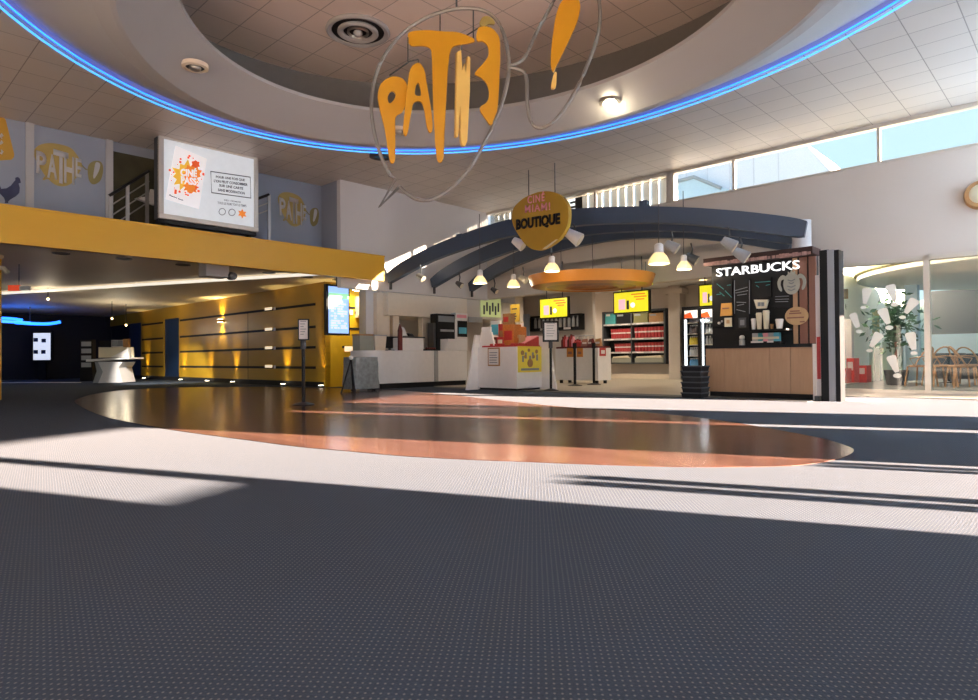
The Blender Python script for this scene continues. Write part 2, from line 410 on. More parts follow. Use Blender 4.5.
# ================================================================== ceiling and ring
def epol(c, a, b, ang, th):
    t = th-ang; r = a*b/math.sqrt((b*math.cos(t))**2+(a*math.sin(t))**2)
    return Vector((c[0]+r*math.cos(th), c[1]+r*math.sin(th), 0))
NS = 120
def ering(c, a, b, deg, z, k=1.0): return [epol(c, a*k, b*k, math.radians(deg), 2*PI*i/NS)+Vector((0,0,z)) for i in range(NS)]
def loft(bm, rings):
    R = [[bm.verts.new(p) for p in r] for r in rings]
    for A, B in zip(R, R[1:]):
        n = len(A)
        for i in range(n): bm.faces.new((A[i], A[(i+1)%n], B[(i+1)%n], B[i]))
    return R
E_NEON = ((-.29, 7.15), 6.35, 5.11, 125.1); E_LIP = ((-.35, 7.13), 4.01, 3.22, 143.5); E_OPN = ((-.34, 7.12), 3.28, 2.71, 142.4)
cu = bpy.data.curves.new('c', 'CURVE'); cu.dimensions = '2D'; cu.fill_mode = 'BOTH'
for lp in ([tuple(W(u, v)) for u, v in ((-14, -16), (13.5, -16), (13.5, 12.97), (8.5, 12.97), (8.5, 13.8), (-14, 13.8))], [tuple(p) for p in ering(*E_NEON, 0)]):
    s = cu.splines.new('POLY'); s.points.add(len(lp)-1); s.use_cyclic_u = True
    for p, q in zip(s.points, lp): p.co = (q[0], q[1], 0, 1)
me = curve_mesh(cu); bm = bmesh.new(); bm.from_mesh(me)
for v in bm.verts: v.co.z = 5.0
r = bmesh.ops.extrude_face_region(bm, geom=bm.faces[:])
for v in r['geom']:
    if isinstance(v, bmesh.types.BMVert): v.co.z = 5.12
struct('ceiling', bm, 'ceiling_tile', 'beige metal tile ceiling around the oval ring')
bm = BM(); loft(bm, [ering(*E_NEON, 5.0, 1.0), ering(*E_NEON, 5.08, .985), ering(*E_LIP, 4.31, 1.05), ering(*E_LIP, 4.27), ering(*E_LIP, 4.27, .985), ering(*E_OPN, 4.6, 1.0), ering(*E_OPN, 4.65, 1.0)])
o = struct('ceiling_ring', bm, 'plaster_grey', 'grey plaster funnel of the oval ceiling ring', smooth=True); o.modifiers['split'].split_angle = math.radians(12)
bm = BM(); loft(bm, [ering(*E_OPN, 4.65, 1.0), ering(*E_OPN, 4.75, 1.42), ering(*E_OPN, 5.6, 1.42)])
struct('ceiling_drum', bm, mat('drum_shade_grey', (.16, .155, .15), .7), 'drum with shade put into its dark grey above the oval ceiling opening', smooth=True)  # dark grey carries the shade above the opening
bm = BM(); R = [bm.verts.new(p) for p in ering(*E_OPN, 5.6, 1.42)]; Q = [bm.verts.new(p) for p in ering(*E_OPN, 5.7, 1.42)]
bm.faces.new(R); bm.faces.new(Q[::-1])
for i in range(NS): bm.faces.new((R[i], R[(i+1)%NS], Q[(i+1)%NS], Q[i]))
struct('ceiling_upper', bm, 'dome_tile_lit', 'upper tile ceiling seen through the oval opening')
t = thing('neon_ring', 'blue neon tube running round the oval ceiling ring', 'neon light', loc=(-.29, 7.15, 4.99))
off = Vector((-.29, 7.15, 4.99))
bm = BM(); tube(bm, [p-off for p in ering(*E_NEON, 4.955, 1.0)], .014, 8, True); obj('neon_tube', bm, 'neon_core', t)
bm = BM(); tube(bm, [p-off for p in ering(*E_NEON, 4.99, .985)], .012, 8, True); o = obj('glow_tube', bm, 'neon_blue', t); o['label'] = 'deeper blue second tube'

# ================================================================== right wall, clerestory, lintel
U = 13.5
def wbox(bm, u0, u1, v0, v1, z0, z1): slab2 = [W(u0,v0), W(u1,v0), W(u1,v1), W(u0,v1)]; slab(bm, slab2, z0, z1)
LINT = 2.48
bm = BM(); wbox(bm, U, U+.3, .55, 13.3, LINT, 4.28)
struct('wall_right', bm, 'wall_paint', 'long beige upper wall below the strip of high windows')
bm = BM(); wbox(bm, U, U+.3, 3.72, 5.0, 0, LINT); struct('wall_right_pier', bm, 'wall_paint', 'beige pier between the shop and the glass doors')
vs = [vof(PU(x, y, U)) for x, y in ((673, 185), (733, 175), (878, 140), (978, 125))]
cl = [.6] + [vs[2], vs[1], vs[0]]
bm = BM(); wbox(bm, U-.02, U+.12, .55, 13.1, 4.93, 5.0); wbox(bm, U-.02, U+.14, .55, 13.1, 4.26, 4.30)
wbox(bm, U-.02, U+.18, vs[0]-.02, vs[0]+.16, 4.28, 5)
for v in (vs[1], vs[2], 9.2, 10.6, 12.0): wbox(bm, U+.01, U+.10, v-.025, v+.025, 4.28, 5)
win = struct('window_1', bm, 'alu', 'strip of high windows under the ceiling on the right')
ed_ = [.6, vs[2], vs[1], vs[0], 9.2, 10.6, 12.0, 12.9]
for a, b_ in zip(ed_, ed_[1:]):
    bm = BM(); wbox(bm, U+.05, U+.06, a+.03, b_-.03, 4.3, 4.94); obj('pane', bm, 'window_glass', win)
t = thing('vertical_blind', 'white vertical slat blind in the high window behind the arches', 'blind', loc=W(U+.2, 9.5, 4.28), rz=FR)
bm = BM()
for i in range(26):
    x = 9.5-7.15-i*.225; box(bm, x-.08, x+.08, 0, .012, .02, .66)
obj('slats', bm, 'blind_fabric', t)
bm = BM(); box(bm, -3.4, 2.4, -.02, .05, .64, .70); obj('rail', bm, 'alu', t)
# lower glazing on the right
vj = [vof(PU(x, 330, U)) for x in (840.5, 927.5)]
bm = BM()
wbox(bm, U-.03, U+.09, vj[0]-.03, vj[0]+.05, 0, LINT); wbox(bm, U-.03, U+.09, vj[1]-.045, vj[1]+.045, 0, LINT); wbox(bm, U-.02, U+.09, .6, .7, 0, LINT)
wbox(bm, U-.05, U+.12, .6, vj[0], 0, .10); wbox(bm, U-.03, U+.09, .6, vj[0], 2.40, LINT)
win2 = struct('window_2', bm, 'alu', 'tall shopfront glazing to the terrace cafe')
for a, b_ in ((vj[1]+.04, vj[0]-.02), (.7, vj[1]-.04)):
    bm = BM(); wbox(bm, U+.03, U+.045, a, b_, .1, 2.41); obj('pane', bm, 'window_glass', win2)
bm = BM()
for k in range(3): wbox(bm, U-.22-.28*k, U-.08-.28*k, .8, 3.6, 0, .045-.012*k)
struct('trim_3', bm, 'alu', 'pale metal threshold rails in front of the terrace glazing')

# ================================================================== off to the right: unseen front added to cut the low sun into bands
def fp(Y, dx=0): return Vector((5.285+.351*Y+dx, Y, 0))
def Ys(s): return (s-2.167)/1.144
T = 1.91
cells = [(-6, .3, [(0, 2.0)]), (.3, 2.50, []), (2.50, 3.17, [(1.33, 2.0)]), (3.17, 3.31, []), (3.31, 3.84, [(0, T)]), (3.84, 3.95, [(1.01, T)]), (3.95, 4.05, [(0, T)]), (4.05, 4.15, [(1.01, T)]), (4.15, 5.06, [(0, T)]),
         (5.06, 5.13, [(.76, T)]), (5.13, 5.20, [(0, T)]), (5.20, 5.27, [(.76, T)]), (5.27, 5.42, [(0, T)]), (5.42, 7.72, []), (7.72, 8.02, [(0, 1.85)]), (8.02, 9.08, []), (9.08, 9.26, [(1.36, 1.77)]), (9.26, 9.75, []),
         (9.75, 13.95, [(0, T)])]
bm = BM(); fg = BM()
for s0, s1, ops in cells:
    y0, y1 = Ys(s0), Ys(s1); z = 0
    for a, b_ in ops + [(FROST, FROST)]:
        if a > z: slab(bm, [fp(y0), fp(y0, .12), fp(y1, .12), fp(y1)], z, a)
        z = b_
y0, y1 = Ys(-6), Ys(13.95)
slab(bm, [fp(y0), fp(y0, .12), fp(y1, .12), fp(y1)], 4.85, 5.0)
k = 9
for i in range(k+1):
    y = y0+(y1-y0)*i/k; slab(bm, [fp(y-.04), fp(y-.04, .12), fp(y+.04, .12), fp(y+.04)], FROST, 4.85)
wf = struct('wall_sun_mask', bm, 'wall_paint', 'unseen front added with low openings that shape the sun bands')
bm = BM(); slab(bm, [fp(y0, .05), fp(y0, .06), fp(y1, .06), fp(y1, .05)], FROST, 4.85)  # panel added out of view so the sun brightens the hall through it
struct('fill_window', bm, 'fill_glass', 'unseen translucent panel added to fill the hall with light')

# ================================================================== left wall, balcony, passage
VW, VB, VFa, ZS = 12.97, 13.8, 12.6, 2.8
bm = BM(); wbox(bm, 8.5, 13.55, VW, VW+.15, 2.44, 5.0); struct('wall_left', bm, 'white_paint', 'white upper wall left of the arches')
bm = BM(); wbox(bm, 8.5, 8.62, VW+.15, VB+.1, 2.8, 5.0); wbox(bm, -14, 8.5, VB, VB+.15, 2.8, 5.0)
struct('wall_balcony', bm, 'grey_blue_wall', 'grey blue wall behind the balcony')
bm = BM(); wbox(bm, -14, 9.55, VFa+.1, 35, 2.8, 2.95)
struct('ceiling_passage', bm, 'soffit_paint', 'low beige ceiling over the passage')
t = thing('balcony_fascia', 'long yellow fascia along the balcony edge', 'fascia', loc=W(3, VFa, 2.6), rz=FL)
bm = BM(); box(bm, -6, 6.5, 0, .1, .03, .62); obj('front_board', bm, 'yellow_paint', t)
bm = BM(); box(bm, -6, 6.5, -.02, .12, .62, .65); obj('cap_rail', bm, 'yellow_paint', t)
t['kind'] = 'structure'
UY = 9.23
vd = [vof(PU(x, 360, UY)) for x in (131, 141, 164, 179, 325)]
bm = BM(); wbox(bm, UY, UY+.15, 14.83, vd[3], 0, ZS); wbox(bm, UY, UY+.15, vd[2], vd[1], 0, ZS); wbox(bm, UY+.0, UY+.15, vd[3], vd[2], 2.35, ZS); wbox(bm, UY, UY+.15, vd[1], 33, 2.35, ZS)
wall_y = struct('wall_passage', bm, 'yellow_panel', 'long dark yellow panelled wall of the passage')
bm = BM(); wbox(bm, UY, uof(PV(366, 330, 14.83)), 14.83, 14.98, 0, ZS); struct('wall_yellow_return', bm, 'yellow_lamplit', 'short yellow wall with lamplight in its colour beside the information screen')
bm = BM(); wbox(bm, uof(PV(366, 330, 14.83)), 19.6, 14.83, 14.98, 0, 3.05); struct('wall_niche', bm, 'wall_paint', 'beige wall behind the white counter')
bm = BM(); wbox(bm, UY+.03, UY+.12, vd[3]+.02, vd[2]-.02, 0, 2.35); struct('door_1', bm, mat('door_blue', (.012, .03, .075), .45), 'dark blue door in the yellow panelled wall')
bm = BM(); wbox(bm, UY+.03, UY+.12, vd[1]+.02, vd[0]+.3, 0, 2.35); struct('door_2', bm, 'door_blue', 'dark blue door at the far end of the yellow wall')
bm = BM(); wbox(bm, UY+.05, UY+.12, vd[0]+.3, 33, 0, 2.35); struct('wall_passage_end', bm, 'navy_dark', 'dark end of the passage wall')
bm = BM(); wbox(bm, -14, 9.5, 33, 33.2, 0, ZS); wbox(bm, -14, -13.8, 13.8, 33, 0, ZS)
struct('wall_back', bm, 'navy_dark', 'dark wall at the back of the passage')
# grooves of the yellow wall
gz = [PU(292, y, UY).z for y in (307, 328.5, 348, 367.5)]
bm = BM()
for z in gz:
    for a, b_ in ((15.3, vd[3]-.1), (vd[2]+.1, vd[1]-.1)): wbox(bm, UY-.006, UY+.01, a, b_, z-.035, z+.035)
wbox(bm, UY-.004, UY+.01, vof(PU(248, 340, UY))-.012, vof(PU(248, 340, UY))+.012, 0, gz[0])
wbox(bm, UY-.02, UY+.01, 14.9, 31, 0, .14)
struct('trim_4', bm, 'black_matte', 'black shadow grooves across the yellow panelled wall')
bm = BM()
for z in (gz[0]-.08, gz[1]-.05, gz[2], ): wbox(bm, 9.75, 10.3, 14.815, 14.83, z-.03, z+.03)
struct('trim_5', bm, 'black_matte', 'black grooves on the short bright yellow wall')
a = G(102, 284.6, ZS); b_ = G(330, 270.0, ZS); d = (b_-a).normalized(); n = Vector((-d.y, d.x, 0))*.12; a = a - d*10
bm = BM(); slab(bm, [a, b_, b_+n, a+n], ZS-.09, ZS-.03); o = struct('trim_6', bm, mat('strip_fill_glow', (.9, .88, .8), .4, emit=(1, .92, .78), es=.55), 'pale strip made to glow across the low passage ceiling')  # glow added to a bright line to brighten the low ceiling
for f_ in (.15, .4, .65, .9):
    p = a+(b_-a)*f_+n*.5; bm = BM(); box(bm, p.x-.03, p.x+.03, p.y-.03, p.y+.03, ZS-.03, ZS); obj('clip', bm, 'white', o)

# ================================================================== shop recess
bm = BM(); wbox(bm, 19.5, 19.7, 4.8, 15, 0, 3.05); struct('wall_shop_back', bm, 'wall_paint', 'beige back wall of the shop')
bm = BM(); wbox(bm, 13.8, 19.5, 4.8, 5.0, 0, 3.05); struct('wall_shop_side', bm, 'wall_paint', 'beige side wall of the shop')
bm = BM(); wbox(bm, 13.5, 19.7, 4.8, 15, 3.05, 3.2); struct('ceiling_shop', bm, 'white_paint', 'low white ceiling of the shop')
ub = [uof(PV(x, 310, 13.35)) for x in (388, 467, 480, 512)]
bm = BM(); wbox(bm, ub[0], ub[1], 13.35, 14.83, 1.88, 2.47); struct('wall_bulkhead', bm, 'beige', 'beige bulkhead over the white service counter')
bm = BM(); wbox(bm, ub[1]+.02, ub[3]+.2, 13.5, 14.83, 1.92, 2.47); struct('wall_bulkhead_end', bm, 'wall_paint', 'plain bulkhead end beside the menu board')
bm = BM(); wbox(bm, ub[3]+.2, 15.6, 13.4, 14.83, 0, 2.9); struct('wall_shop_left', bm, 'wall_paint', 'beige wall left of the bottle shelf')
bm = BM()
for x0, x1 in ((393, 399), (422.5, 431)):
    u0, u1 = uof(PV(x0, 330, 13.52)), uof(PV(x1, 330, 13.52)); wbox(bm, u0, u1, 13.52, 13.7, 0, 1.88)
struct('pillar_1', bm, 'beige', 'narrow beige pillars under the bulkhead')
u0, u1 = uof(PV(366, 330, 13.7)), uof(PV(378, 330, 13.7))
bm = BM(); wbox(bm, u0, u1, 13.7, 14.0, 0, 2.8); struct('pillar_2', bm, 'white_paint', 'white pillar beside the short yellow wall')
u0, u1 = uof(PV(377, 330, 13.55)), uof(PV(390, 330, 13.55))
bm = BM(); wbox(bm, u0, u1, 13.55, 13.75, 0, PV(384, 293, 13.55).z); wbox(bm, u0+.12, u0+.2, 13.6, 13.7, 1.9, 2.75); struct('pillar_3', bm, 'beige', 'beige boxed pillar at the left end of the arches')
bm = BM(); wbox(bm, 17.3, 17.45, 11.9, 14.83, 0, 3.05); struct('wall_shop_partition', bm, 'wall_paint', 'beige partition wall carrying the bottle shelf')
p0 = PU(671.5, 330, 19.3); p1 = PU(683, 330, 19.3)
bm = BM(); wbox(bm, 19.1, 19.5, vof(p1), vof(p0), 0, 3.05); wbox(bm, 19.05, 19.5, vof(p1)-.1, vof(p0)+.1, 2.78, 2.95); struct('pillar_4', bm, 'wall_paint', 'beige pilaster between cup shelf and drinks fridge')
p0 = PU(603, 370, 19.4); p1 = PU(683, 370, 19.4)
bm = BM(); wbox(bm, 19.15, 19.5, vof(p1), vof(p0)+4, 0, .16); struct('baseboard_right', bm, 'beige', 'beige plinth along the back wall of the shop')
c = DP(801.5, 240, 11.75); bm = BM(); cyl(bm, (c.x, c.y, 0), (c.x, c.y, DP(801, 221, 11.75).z), .165, n=28)
struct('column_1', bm, 'white_paint', 'round white column behind the coffee kiosk', smooth=True)

bm = BM(); wbox(bm, 13.8, 14.7, -8, 4.75, 3.3, 3.45); struct('terrace_shade_slab', bm, 'canopy_white', 'unseen roof slab added to shade the terrace cafe')  # slab added out of view to darken the terrace
bm = BM(); wbox(bm, 17.15, 30, -8, -7.85, .0, 4.6); struct('wall_sun_block', bm, 'canopy_white', 'unseen wall added beside the terrace cafe to block the low sun')  # wall added out of view to stop stray low sun
# ================================================================== ceiling fittings
def lin(a, b, n): return [a+(b-a)*i/(n-1) for i in range(n)] if n > 1 else [a]
t = thing('air_diffuser', 'large round air diffuser in the upper tile ceiling', 'air vent', loc=G(358, 30, 5.6))
for nm, pr, mt in (('outer_ring', [(.46, .0), (.47, -.03), (.44, -.05), (.385, -.035), (.38, .0)], 'plaster_grey'), ('middle_ring', [(.29, -.0), (.30, -.05), (.27, -.07), (.215, -.05), (.21, .0)], 'plaster_grey'), ('inner_ring', [(.155, .0), (.16, -.05), (.14, -.06), (.125, -.03)], 'steel')):
    bm = BM(); lathe(bm, pr, n=36, cap=False); obj(nm, bm, mt, t, smooth=True)
bm = BM(); ball(bm, (0, 0, -.05), .07, .8); obj('hub', bm, 'plaster_grey', t, smooth=True)
bm = BM(); lathe(bm, [(.40, -.004), (.40, -.02)], n=36); obj('backing', bm, 'black', t)
def ringz(px, py):            # where the line of sight meets the inner slope of the ring
    return G(px, py, 4.38)
for px, py, lit, lab in ((195, 68, 0, 'recessed downlight switched off on the left part of the grey ring'), (398, 132, 0, 'recessed downlight behind the hanging letters'), (610, 103, 1, 'bright glowing downlight on the right part of the grey ring')):
    t = thing('ring_downlight', lab, 'downlight', loc=ringz(px, py))
    bm = BM(); lathe(bm, [(.155, .05), (.155, .0), (.115, -.008), (.105, .05)], n=24, cap=False); obj('trim_ring', bm, 'beige' if not lit else 'steel', t, smooth=True)
    bm = BM(); ball(bm, (0, 0, .0), .10 if lit else .075, .6); obj('bulb', bm, 'lamp_on' if lit else 'steel', t, smooth=True)
    bm = BM(); lathe(bm, [(.12, .03), (.12, .012)], n=24); obj('reflector', bm, 'charcoal', t)
    if lit: lamp('bulb_light', 'POINT', (0, 0, -.16), 7, (1, .82, .55), .08, parent=t)
t = thing('ceiling_lamp', 'dark oval ceiling fitting just below the blue neon line', 'ceiling light', loc=G(381, 155, 5.0))
bm = BM(); lathe(bm, [(.24, 0), (.24, -.05), (.17, -.07), (.15, -.03)], n=24, cap=False); obj('rim', bm, 'charcoal', t, smooth=True)
bm = BM(); lathe(bm, [(.16, -.01), (.16, -.03)], n=24); obj('lens', bm, 'bottle_blue', t)
t = thing('round_lamp', 'round brown wall lamp high on the right wall', 'wall light', loc=PU(981, 194, 13.42), rz=FR)
bm = BM(); cyl(bm, (0, .07, 0), (0, -.05, 0), .25, .22, 26); obj('body', bm, 'brown_card', t, smooth=True)
bm = BM(); cyl(bm, (0, -.05, 0), (0, -.08, 0), .16, .12, 26); obj('face', bm, 'cream', t, smooth=True)

mat('wire_grey', (.24, .225, .21), .4, .3)
# ================================================================== hanging balloon mobile with cut out letters
fm = Fr(DP(489, 300, 7.4), 0)
fm.o.z = 0
t = thing('hanging_letter_mobile', 'hanging wire balloon mobile with orange cut out letters', 'ceiling sign', fm)
def ml(x, y, d=0):      # from the detail view (360..620 x 0..210 at 3.335)
    a, z = fm.L(360+x/3.335, y/3.335, d); return (a, z)
out = [(100,585),(70,520),(45,430),(38,350),(50,260),(85,180),(150,105),(230,55),(320,30),(400,32),(450,60),(478,110),(492,170),(497,225),(488,290),(460,380),(410,485),(360,570),(300,630),(240,665),(190,665),(150,640),(132,622)]
sp1 = [ml(*p) for p in out]
P = spline([(x, 0, z) for x, z in sp1], 4) + [Vector((ml(65,690)[0], 0, ml(65,690)[1])), Vector((ml(118,597)[0], 0, ml(118,597)[1]))]
bm = BM(); tube(bm, P, .022, 8, True); obj('balloon_wire', bm, 'wire_grey', t, smooth=True)
out2 = [(497,222),(545,198),(585,115),(640,15),(660,-25),(720,-60),(785,-30),(800,30),(795,110),(765,200),(720,300),(660,390),(605,428),(570,405),(558,340),(556,270),(545,240),(515,228)]
P = spline([(ml(*p)[0], .0, ml(*p)[1]) for p in out2], 4, True)
bm = BM(); tube(bm, P, .022, 8, True); obj('exclamation_wire', bm, 'wire_grey', t, smooth=True)
ztop = 5.6
for x, y in ((322, 30), (690, -50)):
    bm = BM(); a, z = ml(x, y); tube(bm, [(a, 0, z), (a, 0, ztop)], .012, 6); obj('ceiling_rod', bm, 'charcoal', t)
for (x0, y0), (x1, y1) in (((267,42),(267,105)), ((378,30),(378,130)), ((160,125),(160,205)), ((98,252),(165,205)), ((165,205),(195,198)), ((195,198),(195,212)), ((338,175),(340,128)), ((340,128),(400,90)), ((400,90),(430,90)), ((686,-30),(686,5))):
    bm = BM(); a, z = ml(x0, y0); b_, z2 = ml(x1, y1); tube(bm, [(a, 0, z), (b_, 0, z2)], .008, 6); obj('hanging_rod', bm, 'charcoal', t)
def letter(name, loops, mt='letter_orange', th=.035, sm=True, turn=0):
    LP = []
    for i, lp in enumerate(loops):
        pts = [ml(*p) for p in lp]
        LP.append([(p.x, p.y) for p in spline([(a, z, 0) for a, z in pts], 4, True)] if sm else pts)
    cx = sum(p[0] for p in LP[0])/len(LP[0])
    k = 1/math.cos(turn)
    LP = [[((x-cx)*k, z) for x, z in lp] for lp in LP]
    o = cutout(name, LP, mt, t, 0, th, loc=(cx, 0, 0), rz=turn)
    return o
letter('letter', [[(105,258),(72,285),(62,325),(68,370),(85,440),(98,530),(108,546),(116,530),(117,450),(118,392),(140,370),(152,330),(155,285),(140,260)], [(100,310),(92,330),(98,348),(112,335),(118,318),(112,306)]], turn=.3)['label'] = 'letter P'
letter('letter', [[(190,212),(168,235),(158,300),(148,400),(145,440),(152,458),(160,445),(170,385),(180,345),(208,345),(222,420),(232,440),(240,428),(238,380),(225,300),(215,240),(205,218)], [(186,290),(183,318),(203,318),(198,285),(192,278)]], turn=.25)['label'] = 'letter A'
letter('letter', [[(165,103),(160,125),(168,147),(205,150),(232,160),(240,190),(243,300),(248,420),(255,520),(265,543),(278,525),(282,440),(292,250),(300,180),(312,158),(345,152),(378,148),(380,138),(350,122),(320,112),(280,108),(220,100)]], turn=-.12)['label'] = 'letter T'
lh = [(322,180),(318,460),(324,462),(330,360),(333,358),(334,420),(332,440),(338,485),(346,490),(354,470),(362,300),(364,190),(356,186),(350,260),(346,212),(340,235),(338,240),(336,210),(334,172)]
letter('letter', [lh], 'letter_edge', .06, False, turn=.5)['label'] = 'letter H seen nearly edge on'
letter('letter', [[(398,95),(388,120),(392,140),(410,140),(426,155),(428,185),(412,212),(388,240),(384,252),(405,262),(425,285),(430,320),(420,345),(402,358),(402,375),(420,400),(435,418),(450,400),(458,360),(465,250),(466,140),(455,110),(432,92)]], turn=.15)['label'] = 'letter E'
letter('letter_accent', [[(400,75),(410,60),(428,56),(444,66),(448,78),(430,80),(415,90),(402,88)]], 'decal_gold', turn=.3)
letter('exclamation_mark', [[(672,8),(655,50),(645,110),(638,180),(638,220),(645,238),(655,220),(690,150),(722,80),(733,30),(725,5),(700,-8)]], turn=-.2)
letter('exclamation_dot', [[(648,245),(640,270),(638,295),(652,292),(655,262),(655,245)]], 'letter_edge', .05)

# ================================================================== steel arches over the shop
A0 = PV(386, 277, 12.88); B0 = DP(806, 228, 11.0); dr = Vector((B0.x-A0.x, B0.y-A0.y, 0))
fa = Fr((A0.x, A0.y, 0), math.atan2(dr.y, dr.x))
top = [(386,274),(400,263),(430,247),(470,231),(510,219),(560,210),(620,206.5),(680,207),(740,211),(790,217),(807,221)]
bot = [(804,236),(790,236),(740,229.5),(680,223.5),(620,223),(570,226),(520,234),(480,243.5),(430,261),(388,283)]
ot = [(p.x, p.z) for p in spline([(a, 0, z) for a, z in (fa.L(*q) for q in top)], 4)]
ob = [(p.x, p.z) for p in spline([(a, 0, z) for a, z in (fa.L(*q) for q in bot)], 4)]
t = thing('steel_arch', 'front blue grey arch carrying the round shop sign', 'arch', fa, group='curved arches over the shop')
bm = BM(); prism(bm, ot+ob, 0, .16); obj('beam', bm, 'arch_paint', t)
bm = BM(); x, z = ob[-1]; box(bm, x+.0, x+.05, .05, .10, 2.47, z+.05); obj('end_post', bm, 'charcoal', t)
for px, py in ((459, 236), (643, 203)):
    bm = BM(); x, z = fa.L(px, py); box(bm, x-.08, x+.08, -.01, .17, z-.06, z+.05); obj('bracket', bm, 'arch_paint', t)
def more_arch(lpx, lpy, rp, lab):
    a = PV(lpx, lpy, 12.9); r_ = rp - Vector((a.x, a.y, 0)); r_.z = 0
    f = Fr((a.x, a.y, 0), math.atan2(r_.y, r_.x)); k = r_.length/dr.length
    t = thing('steel_arch', lab, 'arch', f, group='curved arches over the shop')
    bm = BM(); prism(bm, [(x*k, z) for x, z in ot+ob], 0, .16); obj('beam', bm, 'arch_paint', t)
    bm = BM(); x, z = ob[-1]; box(bm, x*k, x*k+.05, .05, .10, 2.47, z+.05); obj('end_post', bm, 'charcoal', t)
more_arch(430, 284, DP(800, 236, 11.7), 'middle blue grey arch behind the front arch')
more_arch(468, 288, DP(790, 242, 12.35), 'rear blue grey arch nearest the shop wall')

# spotlights clipped on the arches, pendant lamps
def spotlight(px, py, Y, lab, up=.25, s=1.0, mt='grey_plastic'):
    t = thing('clip_spotlight', lab, 'spotlight', loc=DP(px, py, Y), group='spotlights clipped on the arches')
    bm = BM(); tube(bm, [(0, 0, .02), (.03*s, 0, up*.6), (0, 0, up)], .016, 6); obj('arm', bm, 'charcoal', t)
    bm = BM(); cyl(bm, (-.07*s, .02, .05*s), (.08*s, -.05, -.06*s), .055*s, .09*s, 14); obj('can', bm, mt, t, smooth=True)
    bm = BM(); cyl(bm, (.08*s, -.05, -.06*s), (.088*s, -.054, -.066*s), .075*s, .075*s, 14); obj('lens', bm, 'cream', t)
for px, py, Y, s, mt, lab in ((420, 277, 15.2, 1.0, 'steel', 'small spotlight under the left foot of the front arch'), (459, 284, 16.5, .9, 'charcoal', 'small dark spotlight at the left foot of the middle arch'), (494, 290, 17.0, .9, 'charcoal', 'small dark spotlight at the left foot of the rear arch'),
    (523, 279, 15.5, 1.0, 'cream', 'pale spotlight left of the orange canopy'), (518, 243, 13.2, 1.3, 'white', 'white spotlight behind the lower left of the round shop sign'), (573, 236, 12.6, 1.6, 'white', 'big white spotlight right of the round shop sign'),
    (671, 246, 12.6, 1.3, 'grey_plastic', 'grey spotlight right of the pendant by the canopy'), (691, 258, 12.8, 1.2, 'charcoal', 'dark spotlight hanging beside the rightmost pendant'), (728, 243, 11.6, 1.3, 'grey_plastic', 'grey spotlight above the left end of the coffee kiosk'), (740, 254, 11.2, 1.3, 'grey_plastic', 'grey spotlight on top of the coffee kiosk roof')):
    spotlight(px, py, Y, lab, .3 if py > 236 else .25, s, mt)
def pendant(px, py, Y, h, lab):
    o = DP(px, py, Y); k = h*Y/640/.40*.86
    t = thing('pendant_lamp', lab, 'pendant lamp', loc=o, group='glass bell pendants')
    bm = BM(); tube(bm, [(0, 0, .40*k), (0, 0, 3.9-o.z if o.z < 3.4 else .9)], .008, 6); obj('cord', bm, 'charcoal', t)
    bm = BM(); lathe(bm, [(.05*k, .40*k), (.085*k, .37*k), (.085*k, .24*k), (.10*k, .21*k)], n=18); obj('socket', bm, 'white', t, smooth=True)
    bm = BM(); lathe(bm, [(.09*k, .22*k), (.15*k, .15*k), (.20*k, .05*k), (.205*k, 0), (.195*k, 0), (.14*k, .14*k), (.08*k, .2*k)], n=22, cap=False); obj('glass_bell', bm, 'lamp_glass', t, smooth=True)
    bm = BM(); ball(bm, (0, 0, .10*k), .05*k); obj('bulb', bm, 'lamp_warm', t, smooth=True)
    lamp('bulb_light', 'POINT', (0, 0, -.06*k), 11, (1, .82, .58), .1, parent=t)
for px, py, Y, h, lab in ((480, 283.5, 14, 16, 'leftmost glass bell pendant under the middle arch'), (513.5, 287, 15, 15, 'glass bell pendant just left of the orange canopy'), (552, 271.5, 12.4, 18, 'glass bell pendant below the round shop sign'), (659, 264, 11.8, 24, 'glass bell pendant right of the orange canopy'), (684, 269.5, 12.2, 17, 'glass bell pendant nearest the coffee kiosk')):
    pendant(px, py, Y, h, lab)

# orange oval canopy
fc = Fr(DP(591, 281, 14.0), FR)
t = thing('hanging_canopy', 'orange oval canopy ring hanging over the shop counter', 'canopy', loc=fc.o)
def oval(rx, ry, z): return [Vector((rx*math.cos(2*PI*i/64), ry*math.sin(2*PI*i/64), z)) for i in range(64)]
bm = BM(); loft(bm, [oval(1.38, 1.25, .10), oval(1.30, 1.17, -.12), oval(1.0, .88, -.15), oval(.95, .83, -.1), oval(1.33, 1.2, .10), oval(1.38, 1.25, .10)]); obj('rim', bm, 'orange_paint', t, smooth=True)
bm = BM(); loft(bm, [oval(.97, .85, -.13), oval(.6, .5, -.15), oval(.55, .45, -.12)]); obj('inner_panel', bm, mat('orange_deep', (.36, .12, .02), .4), t)
for a, b_ in ((-.55, .9), (.85, -.5), (-.9, -.3), (.2, 1.0)):
    bm = BM(); tube(bm, [(a, b_, .05), (a, b_, 1.3)], .007, 6); obj('suspension_wire', bm, 'charcoal', t)

